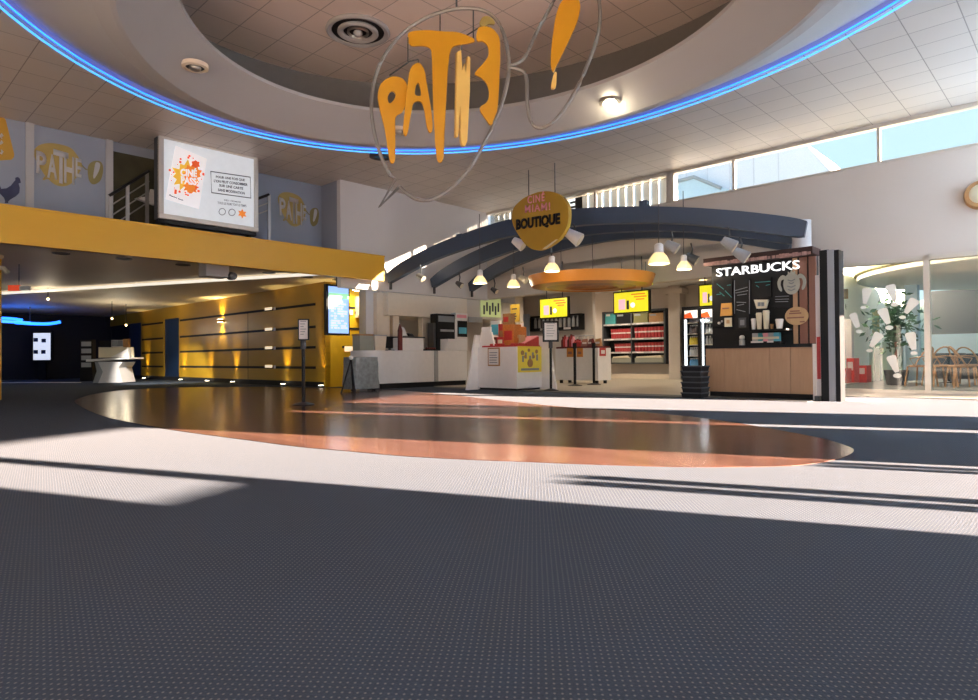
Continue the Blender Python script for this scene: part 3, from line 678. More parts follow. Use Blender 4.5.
# round shop sign
fs = Fr(DP(540, 220, 12.3), FR)
fs.o.z = 0
t = thing('round_shop_sign', 'egg shaped ochre shop sign hanging on the front arch', 'sign', fs)
def sl_(x, y, d=0): return fs.L(505+x/10, 185+y/10, d)
eg = [(400,62),(300,80),(190,130),(100,210),(70,290),(75,380),(110,460),(190,580),(260,635),(340,650),(430,615),(530,545),(600,450),(630,350),(628,220),(580,130),(500,75)]
eo = [(p.x, p.z) for p in spline([(sl_(*q)[0], 0, sl_(*q)[1]) for q in eg], 4, True)]
bm = BM(); prism(bm, eo, 0, .10); obj('board', bm, mat('sign_ochre', (.42, .25, .02), .45), t)
def stext(s, x0, x1, ybot0, ytop0, slope_px, mt, bold, sp=1.0, nm='lettering'):
    a, za = sl_(x0, ybot0); b_, zb = sl_(x1, ybot0); _, zt = sl_(x0, ytop0)
    _, zs = sl_(x1, ybot0-slope_px)
    text(nm, s, mt, t, a, b_, za, zt, -.005, .012, bold, (zs-za)/(b_-a), sp)
stext('CINÉ', 230, 400, 190, 95, 30, 'pink_print', .012, 1.2)
stext('MIAM!', 205, 455, 280, 205, 30, 'pink_print', .012, 1.2)
stext('BOUTIQUE', 115, 555, 470, 345, 60, 'black', .05, 1.02)
bm = BM(); x, z = sl_(340, 70); tube(bm, [(x-.3, .05, z-.02), (x-.3, .05, z+.5)], .01, 6); tube(bm, [(x+.35, .05, z-.1), (x+.35, .05, z+.5)], .01, 6); obj('hanger', bm, 'charcoal', t)
bm = BM(); q = [sl_(380,640), sl_(410,640), sl_(530,545), sl_(515,545)]; prism(bm, q, -.02, -.004); obj('pale_edge', bm, 'cream', t)
# outdoor letter sign behind the blind window
ff = Fr(W(13.68, 10, 0), FR); t = thing('window_letter_sign', 'dark panel with a white letter at the high window', 'sign', ff)
q = [ff.L(562, 221), ff.L(582, 219), ff.L(582, 196), ff.L(562, 198)]
bm = BM(); prism(bm, q, 0, .03); obj('panel', bm, 'black', t)
a, z0 = ff.L(567.5, 212); b_, _ = ff.L(575.5, 211); _, z1 = ff.L(568, 200); text('lettering', 'E', 'letter_light', t, a, b_, z0, z1, -.005, .01, .03)
# ================================================================== balcony
fb = Fr(W(4, VB, 0), FL)                     # wall of the balcony
def decal_root(name, lab, px, py, cat='wall graphic'):
    a, z = fb.L(px, py); fr_ = Fr(fb.w(a, -.004, z), FL)
    return thing(name, lab, cat, fr_), fr_
def cs(pts, k=4): return [(p.x, p.y) for p in spline([(a, b_, 0) for a, b_ in pts], k, True)]
def pathe(lab, X0, Y0, sx, kx=1.0):
    # coordinates of the painted emblem from the detail view of the left one (7.0 px per px, origin 0,110)
    t, f = decal_root('painted_balloon_emblem', lab, X0(480), Y0(390))
    def q(x, y): return f.L(X0(x), Y0(y, x))
    body = [(245,270),(290,240),(360,232),(440,245),(500,270),(535,310),(560,350),(575,390),(560,430),(530,480),(490,520),(440,535),(390,525),(350,495),(320,465),(290,420),(255,360),(238,310)]
    cutout('balloon', [cs([q(*p) for p in body])], 'decal_gold', t, 0, .006)
    bm = BM(); pts = spline([(q(*p)[0], -.004, q(*p)[1]) for p in [(320,465),(300,488),(330,478)]], 3); tube(bm, pts, .012, 6); obj('tail', bm, 'decal_gold', t)
    drop = [(615,400),(640,365),(680,355),(712,370),(722,420),(705,490),(665,520),(635,510),(618,470)]
    cutout('drop', [cs([q(*p) for p in drop])], mat('decal_olive', (.21, .17, .05), .6), t, 0, .006)
    cutout('exclamation_mark', [cs([q(*p) for p in [(668,372),(655,440),(652,470),(662,478),(690,430),(700,385),(688,368)]])], 'decal_white', t, -.006, .006)
    for s, x0, x1, yb, yt, bl in (('P', 252, 325, 440, 282, .03), ('A', 330, 400, 472, 302, .03), ('T', 372, 478, 500, 272, .02), ('H', 448, 520, 508, 312, .02), ('E', 528, 570, 465, 335, .02)):
        a, z0 = q(x0, yb); b_, _ = q(x1, yb); _, z1 = q(x0, yt)
        text('lettering', s, 'decal_white', t, a, b_, z0, z1, -.004, .006, bl, -.12)
    bm = BM(); pts = [(q(*p)[0], -.004, q(*p)[1]) for p in [(570,385),(600,415),(618,420)]]; tube(bm, pts, .01, 6); obj('link', bm, 'decal_olive', t)
pathe('gold balloon emblem with pale letters left of the balcony stairs', lambda x: x/7.0, lambda y, x=0: 110+y/7.0, 1)
pathe('small gold balloon emblem on the wall right of the big lightbox', lambda x: 278+(x-238)*.0845, lambda y, x=400: 191.5+(y-232)*.112+(x-238)*.006, 1)
t, f = decal_root('painted_gold_panel', 'gold painted panel with white script at the upper left edge', 5, 140)
q = lambda x, y: f.L(x/7.0, 110+y/7.0)
cutout('panel', [[q(-120, 70), q(25, 48), q(40, 70), q(100, 310), q(98, 330), q(80, 348), q(-120, 362)]], mat('decal_amber', (.46, .25, .02), .6), t, 0, .006)
bm = BM()
for pts in ([(0,185),(12,165),(20,180),(0,190),(15,200)], [(0,235),(12,215),(18,228),(0,240)], [(0,300),(10,310),(12,280),(14,305),(20,290)]):
    tube(bm, [(q(*p)[0], -.008, q(*p)[1]) for p in pts], .012, 5)
obj('lettering', bm, 'decal_white', t)
t, f = decal_root('painted_rooster', 'dark blue rooster silhouette painted at the left wall edge', 10, 192)
q = lambda x, y: f.L(x/7.0, 110+y/7.0)
cutout('silhouette', [[q(*p) for p in [(-60,560),(-30,520),(0,530),(8,552),(45,548),(75,530),(95,505),(108,490),(106,475),(118,470),(128,470),(140,482),(146,508),(130,515),(138,545),(135,580),(110,605),(75,625),(58,640),(58,652),(32,652),(36,638),(28,615),(0,585),(-30,590)]]], 'rooster_blue', t, 0, .006)
bm = BM()
for px in (29.5, 109):
    a, z = fb.L(px, 160); box(bm, a-.06, a+.06, -.05, .01, 2.8, 5)
o = obj('trim_7', bm, 'plaster_grey', None, fb.o, FL); tag(o, 'pale uprights between the painted wall panels', None, None, 'structure')
# stair opening behind the balcony
fo = Fr(W(4, VB-.03, 0), FL)
a, _ = fo.L(112, 180); b_, _ = fo.L(158, 180)
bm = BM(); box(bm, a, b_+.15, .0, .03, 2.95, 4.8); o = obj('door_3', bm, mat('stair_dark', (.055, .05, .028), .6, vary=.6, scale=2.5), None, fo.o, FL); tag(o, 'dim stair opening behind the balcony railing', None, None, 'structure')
def railing(lab, p, fr_y, cat='railing'):
    f = Fr(W(4, VB+fr_y, 0), FL); t = thing('stair_railing', lab, cat, f)
    (ax, ay), (bx, by) = p['rail']
    a, za = f.L(ax, ay); b_, zb = f.L(bx, by)
    bm = BM(); tube(bm, [(a, 0, za), (b_, 0, zb)], .03, 8); obj('handrail', bm, 'black', t)
    for dz in p['bars']:
        bm = BM(); tube(bm, [(a, 0, za-dz), (b_, 0, zb-dz)], .014, 6); obj('bar', bm, 'steel', t)
    for px in p['posts']:
        x, _ = f.L(px, 180); k = (x-a)/(b_-a) if b_ != a else 0
        bm = BM(); box(bm, x-.03, x+.03, -.02, .02, 2.9, za+(zb-za)*k); obj('post', bm, 'steel', t)
railing('sloping steel stair railing left of the lightbox', dict(rail=((109, 196), (149, 171)), bars=(.2, .4, .6), posts=(110, 127.5, 147)), -.35)
railing('short steel railing right of the lightbox', dict(rail=((257, 199), (269, 194.5)), bars=(.18, .34), posts=(269,)), -.5)
bm = BM(); f = Fr(W(4, VB-.2, 0), FL)
t = thing('white_box', 'small white box leaning behind the stair railing', 'box', f)
q = [f.L(136, 198), f.L(155, 205), f.L(155, 193), f.L(150, 192), f.L(150, 196)]; prism(bm, q, 0, .1); obj('sheet', bm, 'white', t)
bm = BM(); q = [f.L(151, 189), f.L(155, 190), f.L(155, 192), f.L(151, 192)]; prism(bm, q, 0, .08); obj('knob', bm, 'white', t)
# lightbox on the balcony ledge
fl = Fr(W(4, VFa+.25, 0), FL)
def lb(x, y, d=0): return fl.L(150+x/6.083, 125+y/6.083, d)
t = thing('lightbox', 'large white illuminated advert box standing on the balcony', 'lightbox', fl)
x0, _ = lb(50, 300); x1, _ = lb(655, 300); _, zt = lb(55, 48); _, zb = lb(55, 565)
bm = BM(); box(bm, x0, x1, .02, .22, zb, zt); obj('case', bm, 'charcoal', t)
bm = BM()
for a, b_, c, d in ((x0, x1, zt-.09, zt), (x0, x1, zb, zb+.09), (x0, x0+.09, zb+.09, zt-.09), (x1-.09, x1, zb+.09, zt-.09)): box(bm, a, b_, -.04, .05, c, d)
obj('frame', bm, 'alu', t, bev=.012)
bm = BM(); box(bm, x0+.09, x1-.09, -.005, .02, zb+.09, zt-.09); obj('face', bm, 'lightbox_face', t)
cardp = [lb(155,128), lb(342,208), lb(295,510), lb(95,450)]
bm = BM(); prism(bm, cardp, -.014, -.006); obj('printed_card', bm, 'lightbox_white', t)
random.seed(7)
def splash(cx, cy, r, mt, n=22):
    pts = []
    for i in range(n):
        th = 2*PI*i/n; k = r*(1 if i % 2 else .72)*(.85+.3*random.random())
        pts.append(lb(cx+k*math.cos(th), cy+k*1.05*math.sin(th)))
    cutout('splash', [pts], mt, t, -.018-.002*['splash_yellow','splash_orange','splash_red'].index(mt), .004)
splash(215, 315, 90, 'splash_yellow'); splash(250, 300, 62, 'splash_orange'); splash(245, 370, 50, 'splash_orange'); splash(275, 240, 26, 'splash_red', 12)
bm = BM()
for i in range(34):
    th = random.random()*6.28; r = 88+random.random()*32; a, z = lb(218+r*math.cos(th)*.9, 315+r*math.sin(th)*1.1); s = .008+.014*random.random(); box(bm, a-s, a+s, -.026, -.02, z-s, z+s)
obj('splash_dots', bm, 'splash_red', t)
def ltext(s, X0, X1, yb, yt, yb2, mt, bold=0.0, nm='lettering', y=-.024):
    a, z0 = lb(X0, yb); b_, _ = lb(X1, yb); _, z1 = lb(X0, yt); _, zb2 = lb(X1, yb2)
    text(nm, s, mt, t, a, b_, z0, z1, y, .003, bold, (zb2-z0)/(b_-a))
ltext('CINÉ', 182, 282, 312, 255, 320, 'lightbox_white', .045); ltext('PASS', 185, 280, 358, 312, 370, 'lightbox_white', .045)
ltext('Siamo tutti', 115, 200, 432, 420, 465, 'ink', .02, y=-.016)
bm = BM(); R4 = [lb(368,283), lb(608,318), lb(612,445), lb(374,412)]
tube(bm, [(a, -.012, z) for a, z in R4], .010, 6, True); obj('text_frame', bm, 'ink', t)
for s, X0, X1, yb, yt, yb2 in (('POUR UNE FOIS QUE', 400, 575, 325, 308, 345), ("L'ON PEUT CONSOMMER", 388, 592, 348, 331, 372), ('SUR UNE CARTE', 420, 565, 375, 359, 395), ('SANS MODERATION', 412, 575, 402, 386, 424)): ltext(s, X0, X1, yb, yt, yb2, 'ink', .02, y=-.008)
for s, X0, X1, yb, yt, yb2 in (('DÈS 17€/MOIS', 450, 550, 462, 450, 475), ('TOUS LES FILMS TOUT LE TEMPS', 410, 585, 480, 466, 500)): ltext(s, X0, X1, yb, yt, yb2, 'ink_grey', .01, y=-.008)
bm = BM()
for cx, cy in ((438, 528), (497, 532)):
    tube(bm, [(lb(cx+20*math.cos(i), cy+20*math.sin(i))[0], -.01, lb(cx+20*math.cos(i), cy+20*math.sin(i))[1]) for i in lin(0, 5.9, 12)], .008, 5, True)
obj('icon', bm, 'ink_grey', t)
a, z = lb(560, 540); cutout('badge', [[(a+.10*(1 if i % 2 else .55)*math.cos(i*PI/6), z+.10*(1 if i % 2 else .55)*math.sin(i*PI/6)) for i in range(12)]], 'splash_orange', t, -.01, .004)
bm = BM()
for xx in (x0+.15, x1-.15): box(bm, xx-.03, xx+.03, .05, .2, 2.95, zb)
box(bm, x0+.02, x1-.02, .03, .2, zb-.08, zb); obj('foot', bm, 'black', t)

# ================================================================== passage
for i, (px, py, lab) in enumerate(((61, 253, 'leftmost recessed downlight in the passage ceiling'), (124, 258.5, 'second recessed downlight from the left in the passage ceiling'), (183, 264.5, 'third recessed downlight from the left in the passage ceiling'), (269, 272.5, 'fourth recessed downlight, right of the hung projector box'), (307, 276.5, 'recessed downlight left of the information screen'), (338, 279.5, 'recessed downlight above the information screen'))):
    t = thing('recessed_downlight', lab, 'downlight', loc=G(px, py, ZS), group='downlights in the passage ceiling')
    bm = BM(); lathe(bm, [(.15, .0), (.15, -.015), (.11, -.015), (.10, .0)], n=20, cap=False); obj('trim_ring', bm, 'charcoal', t)
    bm = BM(); lathe(bm, [(.11, -.002), (.11, -.006)], n=20); obj('lens', bm, 'black', t)
p = G(214, 263.5, ZS); t = thing('projector_box', 'small grey projector hung under the passage ceiling', 'projector', loc=p, rz=FL)
bm = BM(); box(bm, -.25, .25, -.2, .2, -.30, .0); obj('body', bm, 'plaster_grey', t, bev=.02)
bm = BM(); cyl(bm, (.3, -.1, -.25), (.3, -.28, -.27), .09, .08, 16); obj('lens', bm, 'charcoal', t)
t = thing('exit_panel', 'small red and white lit direction panel under the low ceiling', 'sign', loc=DP(19, 288, 13.5), rz=0)
bm = BM(); box(bm, -.22, .02, -.02, .02, -.06, .06); obj('red_panel', bm, mat('exit_red', (.6, .06, .02), .4, emit=(.6, .06, .02), es=.5), t)
bm = BM(); box(bm, .02, .24, -.02, .02, -.05, .04); obj('white_panel', bm, 'white', t)
bm = BM(); tube(bm, [(0, 0, .05), (0, 0, ZS-DP(19, 288, 13.5).z)], .01, 6); obj('hanger', bm, 'charcoal', t)
t = thing('neon_wave', 'wavy blue neon light at the dark end of the passage', 'neon light', loc=DP(30, 321, 24))
o_ = DP(30, 321, 24)
for pts, mt, r in (([(-8,318),(10,318.5),(22,320)], 'neon_blue', .05), ([(15,322.5),(30,323.5),(48,323.8),(60,322)], 'neon_blue', .055), ([(-8,321),(15,322),(30,323)], 'neon_deep', .05)):
    bm = BM(); tube(bm, [p-o_ for p in spline([DP(x, y, 24) for x, y in pts], 5)], r, 8); obj('neon_tube', bm, mt, t)
bm = BM(); tube(bm, [Vector((0,0,0)), Vector((0,0,ZS-o_.z))], .015, 6); obj('hanger', bm, 'charcoal', t)
lamp('neon_light', 'POINT', (0, -.3, -.25), 14, (.05, .2, 1), .4, parent=t)
ft = Fr(DP(41, 346, 26.5), 0); t = thing('advert_screen', 'tall glowing white screen on the dark back wall', 'screen', ft)
(a, z0), (b_, z1) = ft.L(33.5, 360), ft.L(50.5, 333)
bm = BM(); box(bm, a-.06, b_+.06, 0, .1, z0-.06, z1+.06); obj('case', bm, 'black', t)
bm = BM(); box(bm, a, b_, -.015, 0, z0, z1); obj('screen', bm, 'screen_white', t)
bm = BM()
for x, z in ((.15, .75), (.62, .72), (.15, .3), (.6, .3)):
    cx, cz = a+(b_-a)*x, z0+(z1-z0)*z; box(bm, cx-.09, cx+.09, -.025, -.015, cz-.08, cz+.08)
obj('icons', bm, 'glass_blue', t)
bm = BM(); box(bm, a+.2, b_-.2, 0, .12, -z0*0-ft.o.z, z0-.06); obj('stand', bm, 'black', t)
# white waisted info counter
fk = Fr(G(108, 383.5), 0); fk.o.z = 0
t = thing('waisted_counter', 'white hourglass shaped counter in the dark passage', 'counter', fk)
kx = lambda x, y, d=0: fk.L(70+x/8.89, 320+y/8.89, d)
def hour(d0, d1, pts): bm = BM(); prism(bm, [kx(*p) for p in pts], d0, d1); return bm
obj('body', hour(0, .8, [(250,562),(465,555),(432,425),(465,372),(250,372),(292,460)]), 'white_lacquer', t)
obj('side_panel', hour(-.02, .75, [(205,560),(250,562),(292,460),(250,372),(222,372),(240,455)]), 'grey_plastic', t)
obj('worktop', hour(-.08, .85, [(155,370),(535,345),(535,332),(155,350)]), 'white', t)
t = thing('brochure_display', 'white brochure rack on the waisted counter', 'display rack', Fr(fk.w(0, .2, 0), 0))
for nm, pts, mt, d in (('back_board', [(185,335),(490,330),(485,240),(185,240)], 'cream', .25), ('upper_shelf', [(300,238),(400,238),(400,175),(300,175)], 'paper', .25), ('end_box', [(415,240),(462,240),(462,165),(415,165)], 'brown_card', .2), ('monitor', [(205,240),(300,240),(300,180),(205,180)], 'black', .2), ('ramp_panel', [(330,330),(490,330),(490,250)], 'white', .02)):
    obj(nm, hour(d-.03, d+.1, pts), mt, t)
bm = BM()
for x in (320, 345, 375, 395): q = kx(x, 205); box(bm, q[0]-.05, q[0]+.05, .2, .225, q[1]-.1, q[1]+.1)
obj('brochures', bm, 'ink_grey', t)
t = thing('flyer_stand', 'dark stand with pale flyers behind the waisted counter', 'display rack', Fr(G(83, 381.5)+Vector((0, .2, 0)), 0)); f = Fr(G(83, 381.5)+Vector((0, .2, 0)), 0)
(a, _), (b_, z1) = f.L(80, 350), f.L(92.5, 339.5)
bm = BM(); box(bm, a, b_, 0, .2, 0, z1); obj('body', bm, 'black', t)
bm = BM()
for k in range(4): box(bm, a+.06, b_-.05, -.02, .0, z1-.25-.26*k, z1-.08-.26*k)
obj('flyers', bm, 'grey_plastic', t)
lamp('counter_spot', 'SPOT', DP(108, 308, 18.6), 900, (1, .93, .82), .05, rot=(math.radians(55), 0, 0), spot=.9)
for i, (px, py, Y) in enumerate(((48, 299, 18), (112, 318.5, 22), (126, 325, 23))):
    bm = BM(); ball(bm, (0, 0, 0), .035); o = obj('pin_spot', bm, 'lamp_warm', None, DP(px, py, Y)); lamp('pin_light', 'POINT', (0, 0, -.15), 14, (1, .85, .6), .1, parent=o); tag(o, ('tiny lit spot on the passage ceiling above the white screen', 'tiny lit spot above the waisted counter', 'tiny lit spot near the far blue door')[i], 'downlight', 'tiny lit spots in the dark passage')
    p = DP(px, py, Y); bm = BM(); tube(bm, [(0, 0, .03), (0, 0, ZS-p.z)], .012, 6); obj('stem', bm, 'black', o)
# yellow pole at the left edge
p = G(-3, 400); f = Fr(p, 0)
t = thing('yellow_pole', 'yellow pole with a small white lamp arm at the left edge', 'pole', f)
a, z1 = f.L(0, 258); bm = BM(); cyl(bm, (a-.01, 0, 0), (a-.01, 0, ZS), .035, n=12); obj('pole', bm, 'yellow_paint', t)
bm = BM(); q0, q1, q2 = f.L(0, 268), f.L(5, 268.5), f.L(9, 273); tube(bm, [(q0[0], -.03, q0[1]), (q1[0], -.03, q1[1]), (q2[0], -.03, q2[1])], .045, 8); obj('lamp_arm', bm, 'cream', t)
bm = BM(); q0, q1 = f.L(-2, 256), f.L(3, 257); tube(bm, [(q0[0], -.03, q0[1]), (q1[0], -.03, q1[1])], .05, 8); obj('clamp', bm, 'cream', t)
t['group'] = 'poles'; del t['group']
# floor uplights of the yellow wall
labs = ('uplight at the foot of the far blue door', 'uplight just right of the near blue door', 'uplight third from the near blue door', 'uplight below the wall sconce', 'uplight left of the sign stand on the parquet', 'uplight at the right corner of the yellow wall', 'uplight farthest left on the yellow wall')
for px, lab in ((180.5, labs[1]), (207, labs[2]), (232.5, labs[3]), (283, labs[4]), (321, labs[5]), (144, labs[0])):
    p = PU(px, 380, UY-.14); p.z = 0
    t = thing('floor_uplight', lab, 'uplight', loc=p, rz=FR, group='floor uplights along the yellow wall')
    bm = BM(); lathe(bm, [(.09, 0), (.09, .04), (.07, .055)], n=18); obj('housing', bm, 'charcoal', t)
    bm = BM(); lathe(bm, [(.062, .052), (.062, .06)], n=18); obj('lens', bm, 'lamp_on', t)
    lamp('uplight_beam', 'SPOT', (0, -.02, .09), 130, (1, .72, .25), .03, rot=(PI-.10, 0, 0), parent=t, spot=.75, blend=.9)
p = PU(222.5, 321, UY); t = thing('sconce', 'lit wall sconce shining up and down on the yellow wall', 'wall light', loc=p, rz=FR)
bm = BM(); box(bm, -.14, .14, -.16, 0, -.04, .05); obj('shade', bm, 'yellow_paint', t, bev=.02)
bm = BM(); box(bm, -.1, .1, -.13, -.03, .05, .056); box(bm, -.1, .1, -.13, -.03, -.046, -.04); obj('lens', bm, 'lamp_on', t)
lamp('sconce_up', 'SPOT', (0, -.1, .1), 60, (1, .75, .3), .03, rot=(PI, 0, 0), parent=t, spot=1.8, blend=.9)
lamp('sconce_down', 'SPOT', (0, -.1, -.1), 60, (1, .75, .3), .03, rot=(0, 0, 0), parent=t, spot=1.8, blend=.9)
hts = ('topmost', 'second from the top', 'third from the top', 'fourth from the top')
for k, z in enumerate(gz):
    p = PU(269, 340, UY-.01); p.z = z+.03  # whitish plates drawn with a glow of their own
    t = thing('groove_plate', '%s of the small glowing plates on the yellow wall grooves' % hts[k], 'wall light', loc=p, rz=FR, group='glowing plates on the yellow wall grooves')
    bm = BM(); box(bm, -.24, .2, -.012, 0, -.04, .04); obj('plate', bm, 'plate_glow', t, bev=.01)
    bm = BM(); box(bm, .3, .4, -.012, 0, -.06, .03); obj('switch', bm, 'white', t)
for k, (z, lab) in enumerate(((2.02, 'upper glowing plate on the short bright yellow wall'), (1.02, 'lower glowing plate on the short bright yellow wall'))):
    t = thing('glow_plate', lab, 'wall light', loc=W(9.95, 14.82, z), rz=FL)
    bm = BM(); box(bm, -.14, .14, -.02, 0, -.07, .07); obj('plate', bm, 'plate_glow', t, bev=.01)
    bm = BM(); box(bm, .2, .34, -.015, 0, -.03, .03); obj('bracket', bm, 'charcoal', t)
p = G(352, 286, 2.65); t = thing('corner_floodlight', 'bright floodlight shining on the short yellow wall', 'floodlight', loc=W(9.95, 14.35, 2.62), rz=FL)
bm = BM(); hexa(bm, [(-.16,-.1,-.06),(.16,-.1,-.06),(.16,.1,-.02),(-.16,.1,-.02)], [(-.18,-.1,.06),(.18,-.1,.06),(.18,.1,.06),(-.18,.1,.06)]); obj('housing', bm, 'grey_plastic', t)
bm = BM(); hexa(bm, [(-.13,-.08,-.075),(.13,-.08,-.075),(.13,.08,-.04),(-.13,.08,-.04)], [(-.13,-.08,-.062),(.13,-.08,-.062),(.13,.08,-.022),(-.13,.08,-.022)]); obj('lens', bm, 'lamp_on', t)
bm = BM(); tube(bm, [(0,0,.05),(0,0,.18)], .02, 6); obj('bracket', bm, 'charcoal', t)
lamp('flood_beam', 'SPOT', (0, 0, -.12), 50, (1, .86, .55), .08, rot=(math.radians(35), 0, 0), parent=t, spot=2.2, blend=.8)
# information screen
fv = Fr(W(9.35, 14.35, 0), FL); fv = Fr((PU(338, 310, UY-.35).x, PU(338, 310, UY-.35).y, 0), FL)
t = thing('information_screen', 'tall blue list screen hanging at the end of the yellow wall', 'screen', fv)
(a, z0), (b_, _), (_, z1) = fv.L(328.5, 333), fv.L(348.5, 333), fv.L(328.5, 286)
bm = BM(); box(bm, a-.06, b_+.04, .0, .10, z0-.05, z1+.05); obj('case', bm, 'black', t)
bm = BM(); box(bm, a, b_, -.01, 0, z0, z1); obj('screen', bm, 'screen_blue', t)
bm = BM(); box(bm, a, b_, -.016, -.01, z1-.3, z1-.16); obj('header_bar', bm, 'screen_green', t)
bm = BM(); random.seed(3)
for k in range(11):
    zz = z1-.42-k*(z1-z0-.5)/11
    for x in lin(a+.06, b_-.14, 5):
        if random.random() < .8: box(bm, x, x+.05+random.random()*.05, -.016, -.01, zz-.03, zz+.01)
obj('list_text', bm, 'screen_white', t)
bm = BM(); tube(bm, [((a+b_)/2, .06, z1), ((a+b_)/2, .06, ZS)], .03, 8); obj('ceiling_mount', bm, 'charcoal', t)
# sign stands and barrier posts
def signstand(px, py, lab, x0, x1, y0, y1, sheet='paper'):
    f = Fr(G(px, py), 0); t = thing('sign_stand', lab, 'sign stand', f)
    (a, z0), (b_, z1) = f.L(x0, y1), f.L(x1, y0)
    bm = BM(); box(bm, a, b_, -.05, -.02, z0, z1); obj('frame', bm, 'black', t, bev=.008)
    m_ = (b_-a)*.12; bm = BM(); box(bm, a+m_, b_-m_, -.058, -.05, z0+m_, z1-m_); obj('notice_sheet', bm, sheet, t)
    bm = BM(); h = z1-z0
    for k in range(6): box(bm, a+2*m_, b_-2*m_-(k % 3)*.02, -.062, -.058, z1-.1*h-k*.12*h-.012, z1-.1*h-k*.12*h)
    obj('print', bm, 'ink_grey', t)
    w_ = .028
    bm = BM(); cyl(bm, (0, 0, .02), (0, 0, z0+.1), w_, n=14); obj('pole', bm, 'black', t, smooth=True)
    bm = BM(); lathe(bm, [(.17, 0), (.17, .015), (.10, .035), (.04, .05)], n=26); obj('base', bm, 'black', t, smooth=True)
    bm = BM(); cyl(bm, (0, 0, z0-.14), (0, 0, z0-.0), .045, n=14); obj('belt_head', bm, 'charcoal', t)
    return t
signstand(303.5, 405, 'black sign stand with a framed notice on the parquet', 298.8, 309.8, 319, 340.5)
signstand(551, 390.8, 'black sign stand beside the corner sales kiosk', 542.5, 558.5, 321, 342)
def barrier(px, py, top_, lab):
    f = Fr(G(px, py), 0); t = thing('barrier_post', lab, 'barrier post', f, group='barrier posts before the second kiosk')
    _, z1 = f.L(px, top_)
    bm = BM(); cyl(bm, (0, 0, .02), (0, 0, z1-.12), .035, n=14); obj('pole', bm, 'black', t, smooth=True)
    bm = BM(); lathe(bm, [(.19, 0), (.19, .015), (.11, .035), (.04, .05)], n=26); obj('base', bm, 'black', t, smooth=True)
    bm = BM(); cyl(bm, (0, 0, z1-.14), (0, 0, z1), .05, n=14); obj('belt_head', bm, 'black_matte', t, smooth=True)
barrier(575, 386, 343, 'left black barrier post in front of the second kiosk')
barrier(594, 384.8, 343, 'right black barrier post at the corner of the second kiosk')
# ================================================================== coffee kiosk
fk = Fr(W(uof(G(815, 400.2)), vof(G(815, 400.2)), 0), FR)       # origin: right front foot, x runs to the right
def kk(x, y, d=0): return fk.L(700+x/7.37, 250+y/7.37, d)
t = thing('coffee_kiosk', 'oak fronted coffee kiosk with black board and lit lettering', 'kiosk', fk)
xl, _ = fk.L(706, 372); xr, _ = fk.L(813, 372)
zc = fk.L(813, 343.8)[1]; zp = fk.L(760, 392.8)[1]
cuts = [xl] + [fk.L(x, 370)[0] for x in (724.5, 770, 790.5)] + [xr]
for a, b_ in zip(cuts, cuts[1:]):
    bm = BM(); box(bm, a+.003, b_-.003, 0, .03, zp, zc-.05); obj('counter_panel', bm, 'oak', t)
bm = BM(); box(bm, xl+.01, xr, .03, .75, zp, zc-.05); obj('carcass', bm, 'black_matte', t)
bm = BM(); box(bm, xl+.05, xr, .05, .74, 0, zp); obj('plinth', bm, 'black_matte', t)
bm = BM(); box(bm, xl-.01, xr-.02, -.02, .77, zc-.05, zc); obj('worktop', bm, 'black', t)
bm = BM(); box(bm, xr, xr+.045, -.01, .76, 0, zc); obj('side_panel', bm, 'white', t)['label'] = 'sunlit white side panel'
BD = .62                                                # depth of the back board
x0, zb0 = kk(92, 640, BD); x1, _ = kk(865, 640, BD); ztp = kk(840, 20, BD)[1]
bm = BM(); box(bm, x0, x1, BD, BD+.12, zc, ztp); obj('back_board', bm, 'black', t)
bm = BM(); a, z = kk(700, 300, BD); bm.free()
for xa, xb in ((690, 722), (738, 795), (808, 862)):
    a, _ = kk(xa, 400, BD); b_, _ = kk(xb, 400, BD); bm = BM(); box(bm, a, b_, BD-.03, BD, zc+.02, ztp-.06); obj('timber_slat', bm, 'walnut' if xa > 730 else 'oak', t)
a, z0 = kk(45, 105, BD-.2); b_, z1 = kk(845, 25, BD-.2)
bm = BM(); box(bm, a, b_, BD-.32, BD+.12, ztp-.05, ztp+.07); obj('canopy', bm, mat('canopy_brown', (.05, .028, .025), .6), t)
bm = BM(); random.seed(5)
for i in range(26):
    x = a+.05+(b_-a-.1)*i/25; s = .012+random.random()*.02; box(bm, x-s*1.6, x+s*1.6, BD-.34, BD-.32, ztp-.06-s*.6, ztp-.035+s)
o = obj('trim_berries', bm, mat('berries', (.42, .25, .22), .6, vary=.6, scale=30), t)
a, z0 = kk(132, 195, BD); b_, zz = kk(742, 145, BD); _, z1 = kk(132, 133, BD)
z0 = kk(440, 170, BD)[1]; z1 = kk(440, 108, BD)[1]
text('lettering', 'STARBUCKS', 'letter_light', t, a, b_, z0, z1, BD-.04, .04, .005, 0)
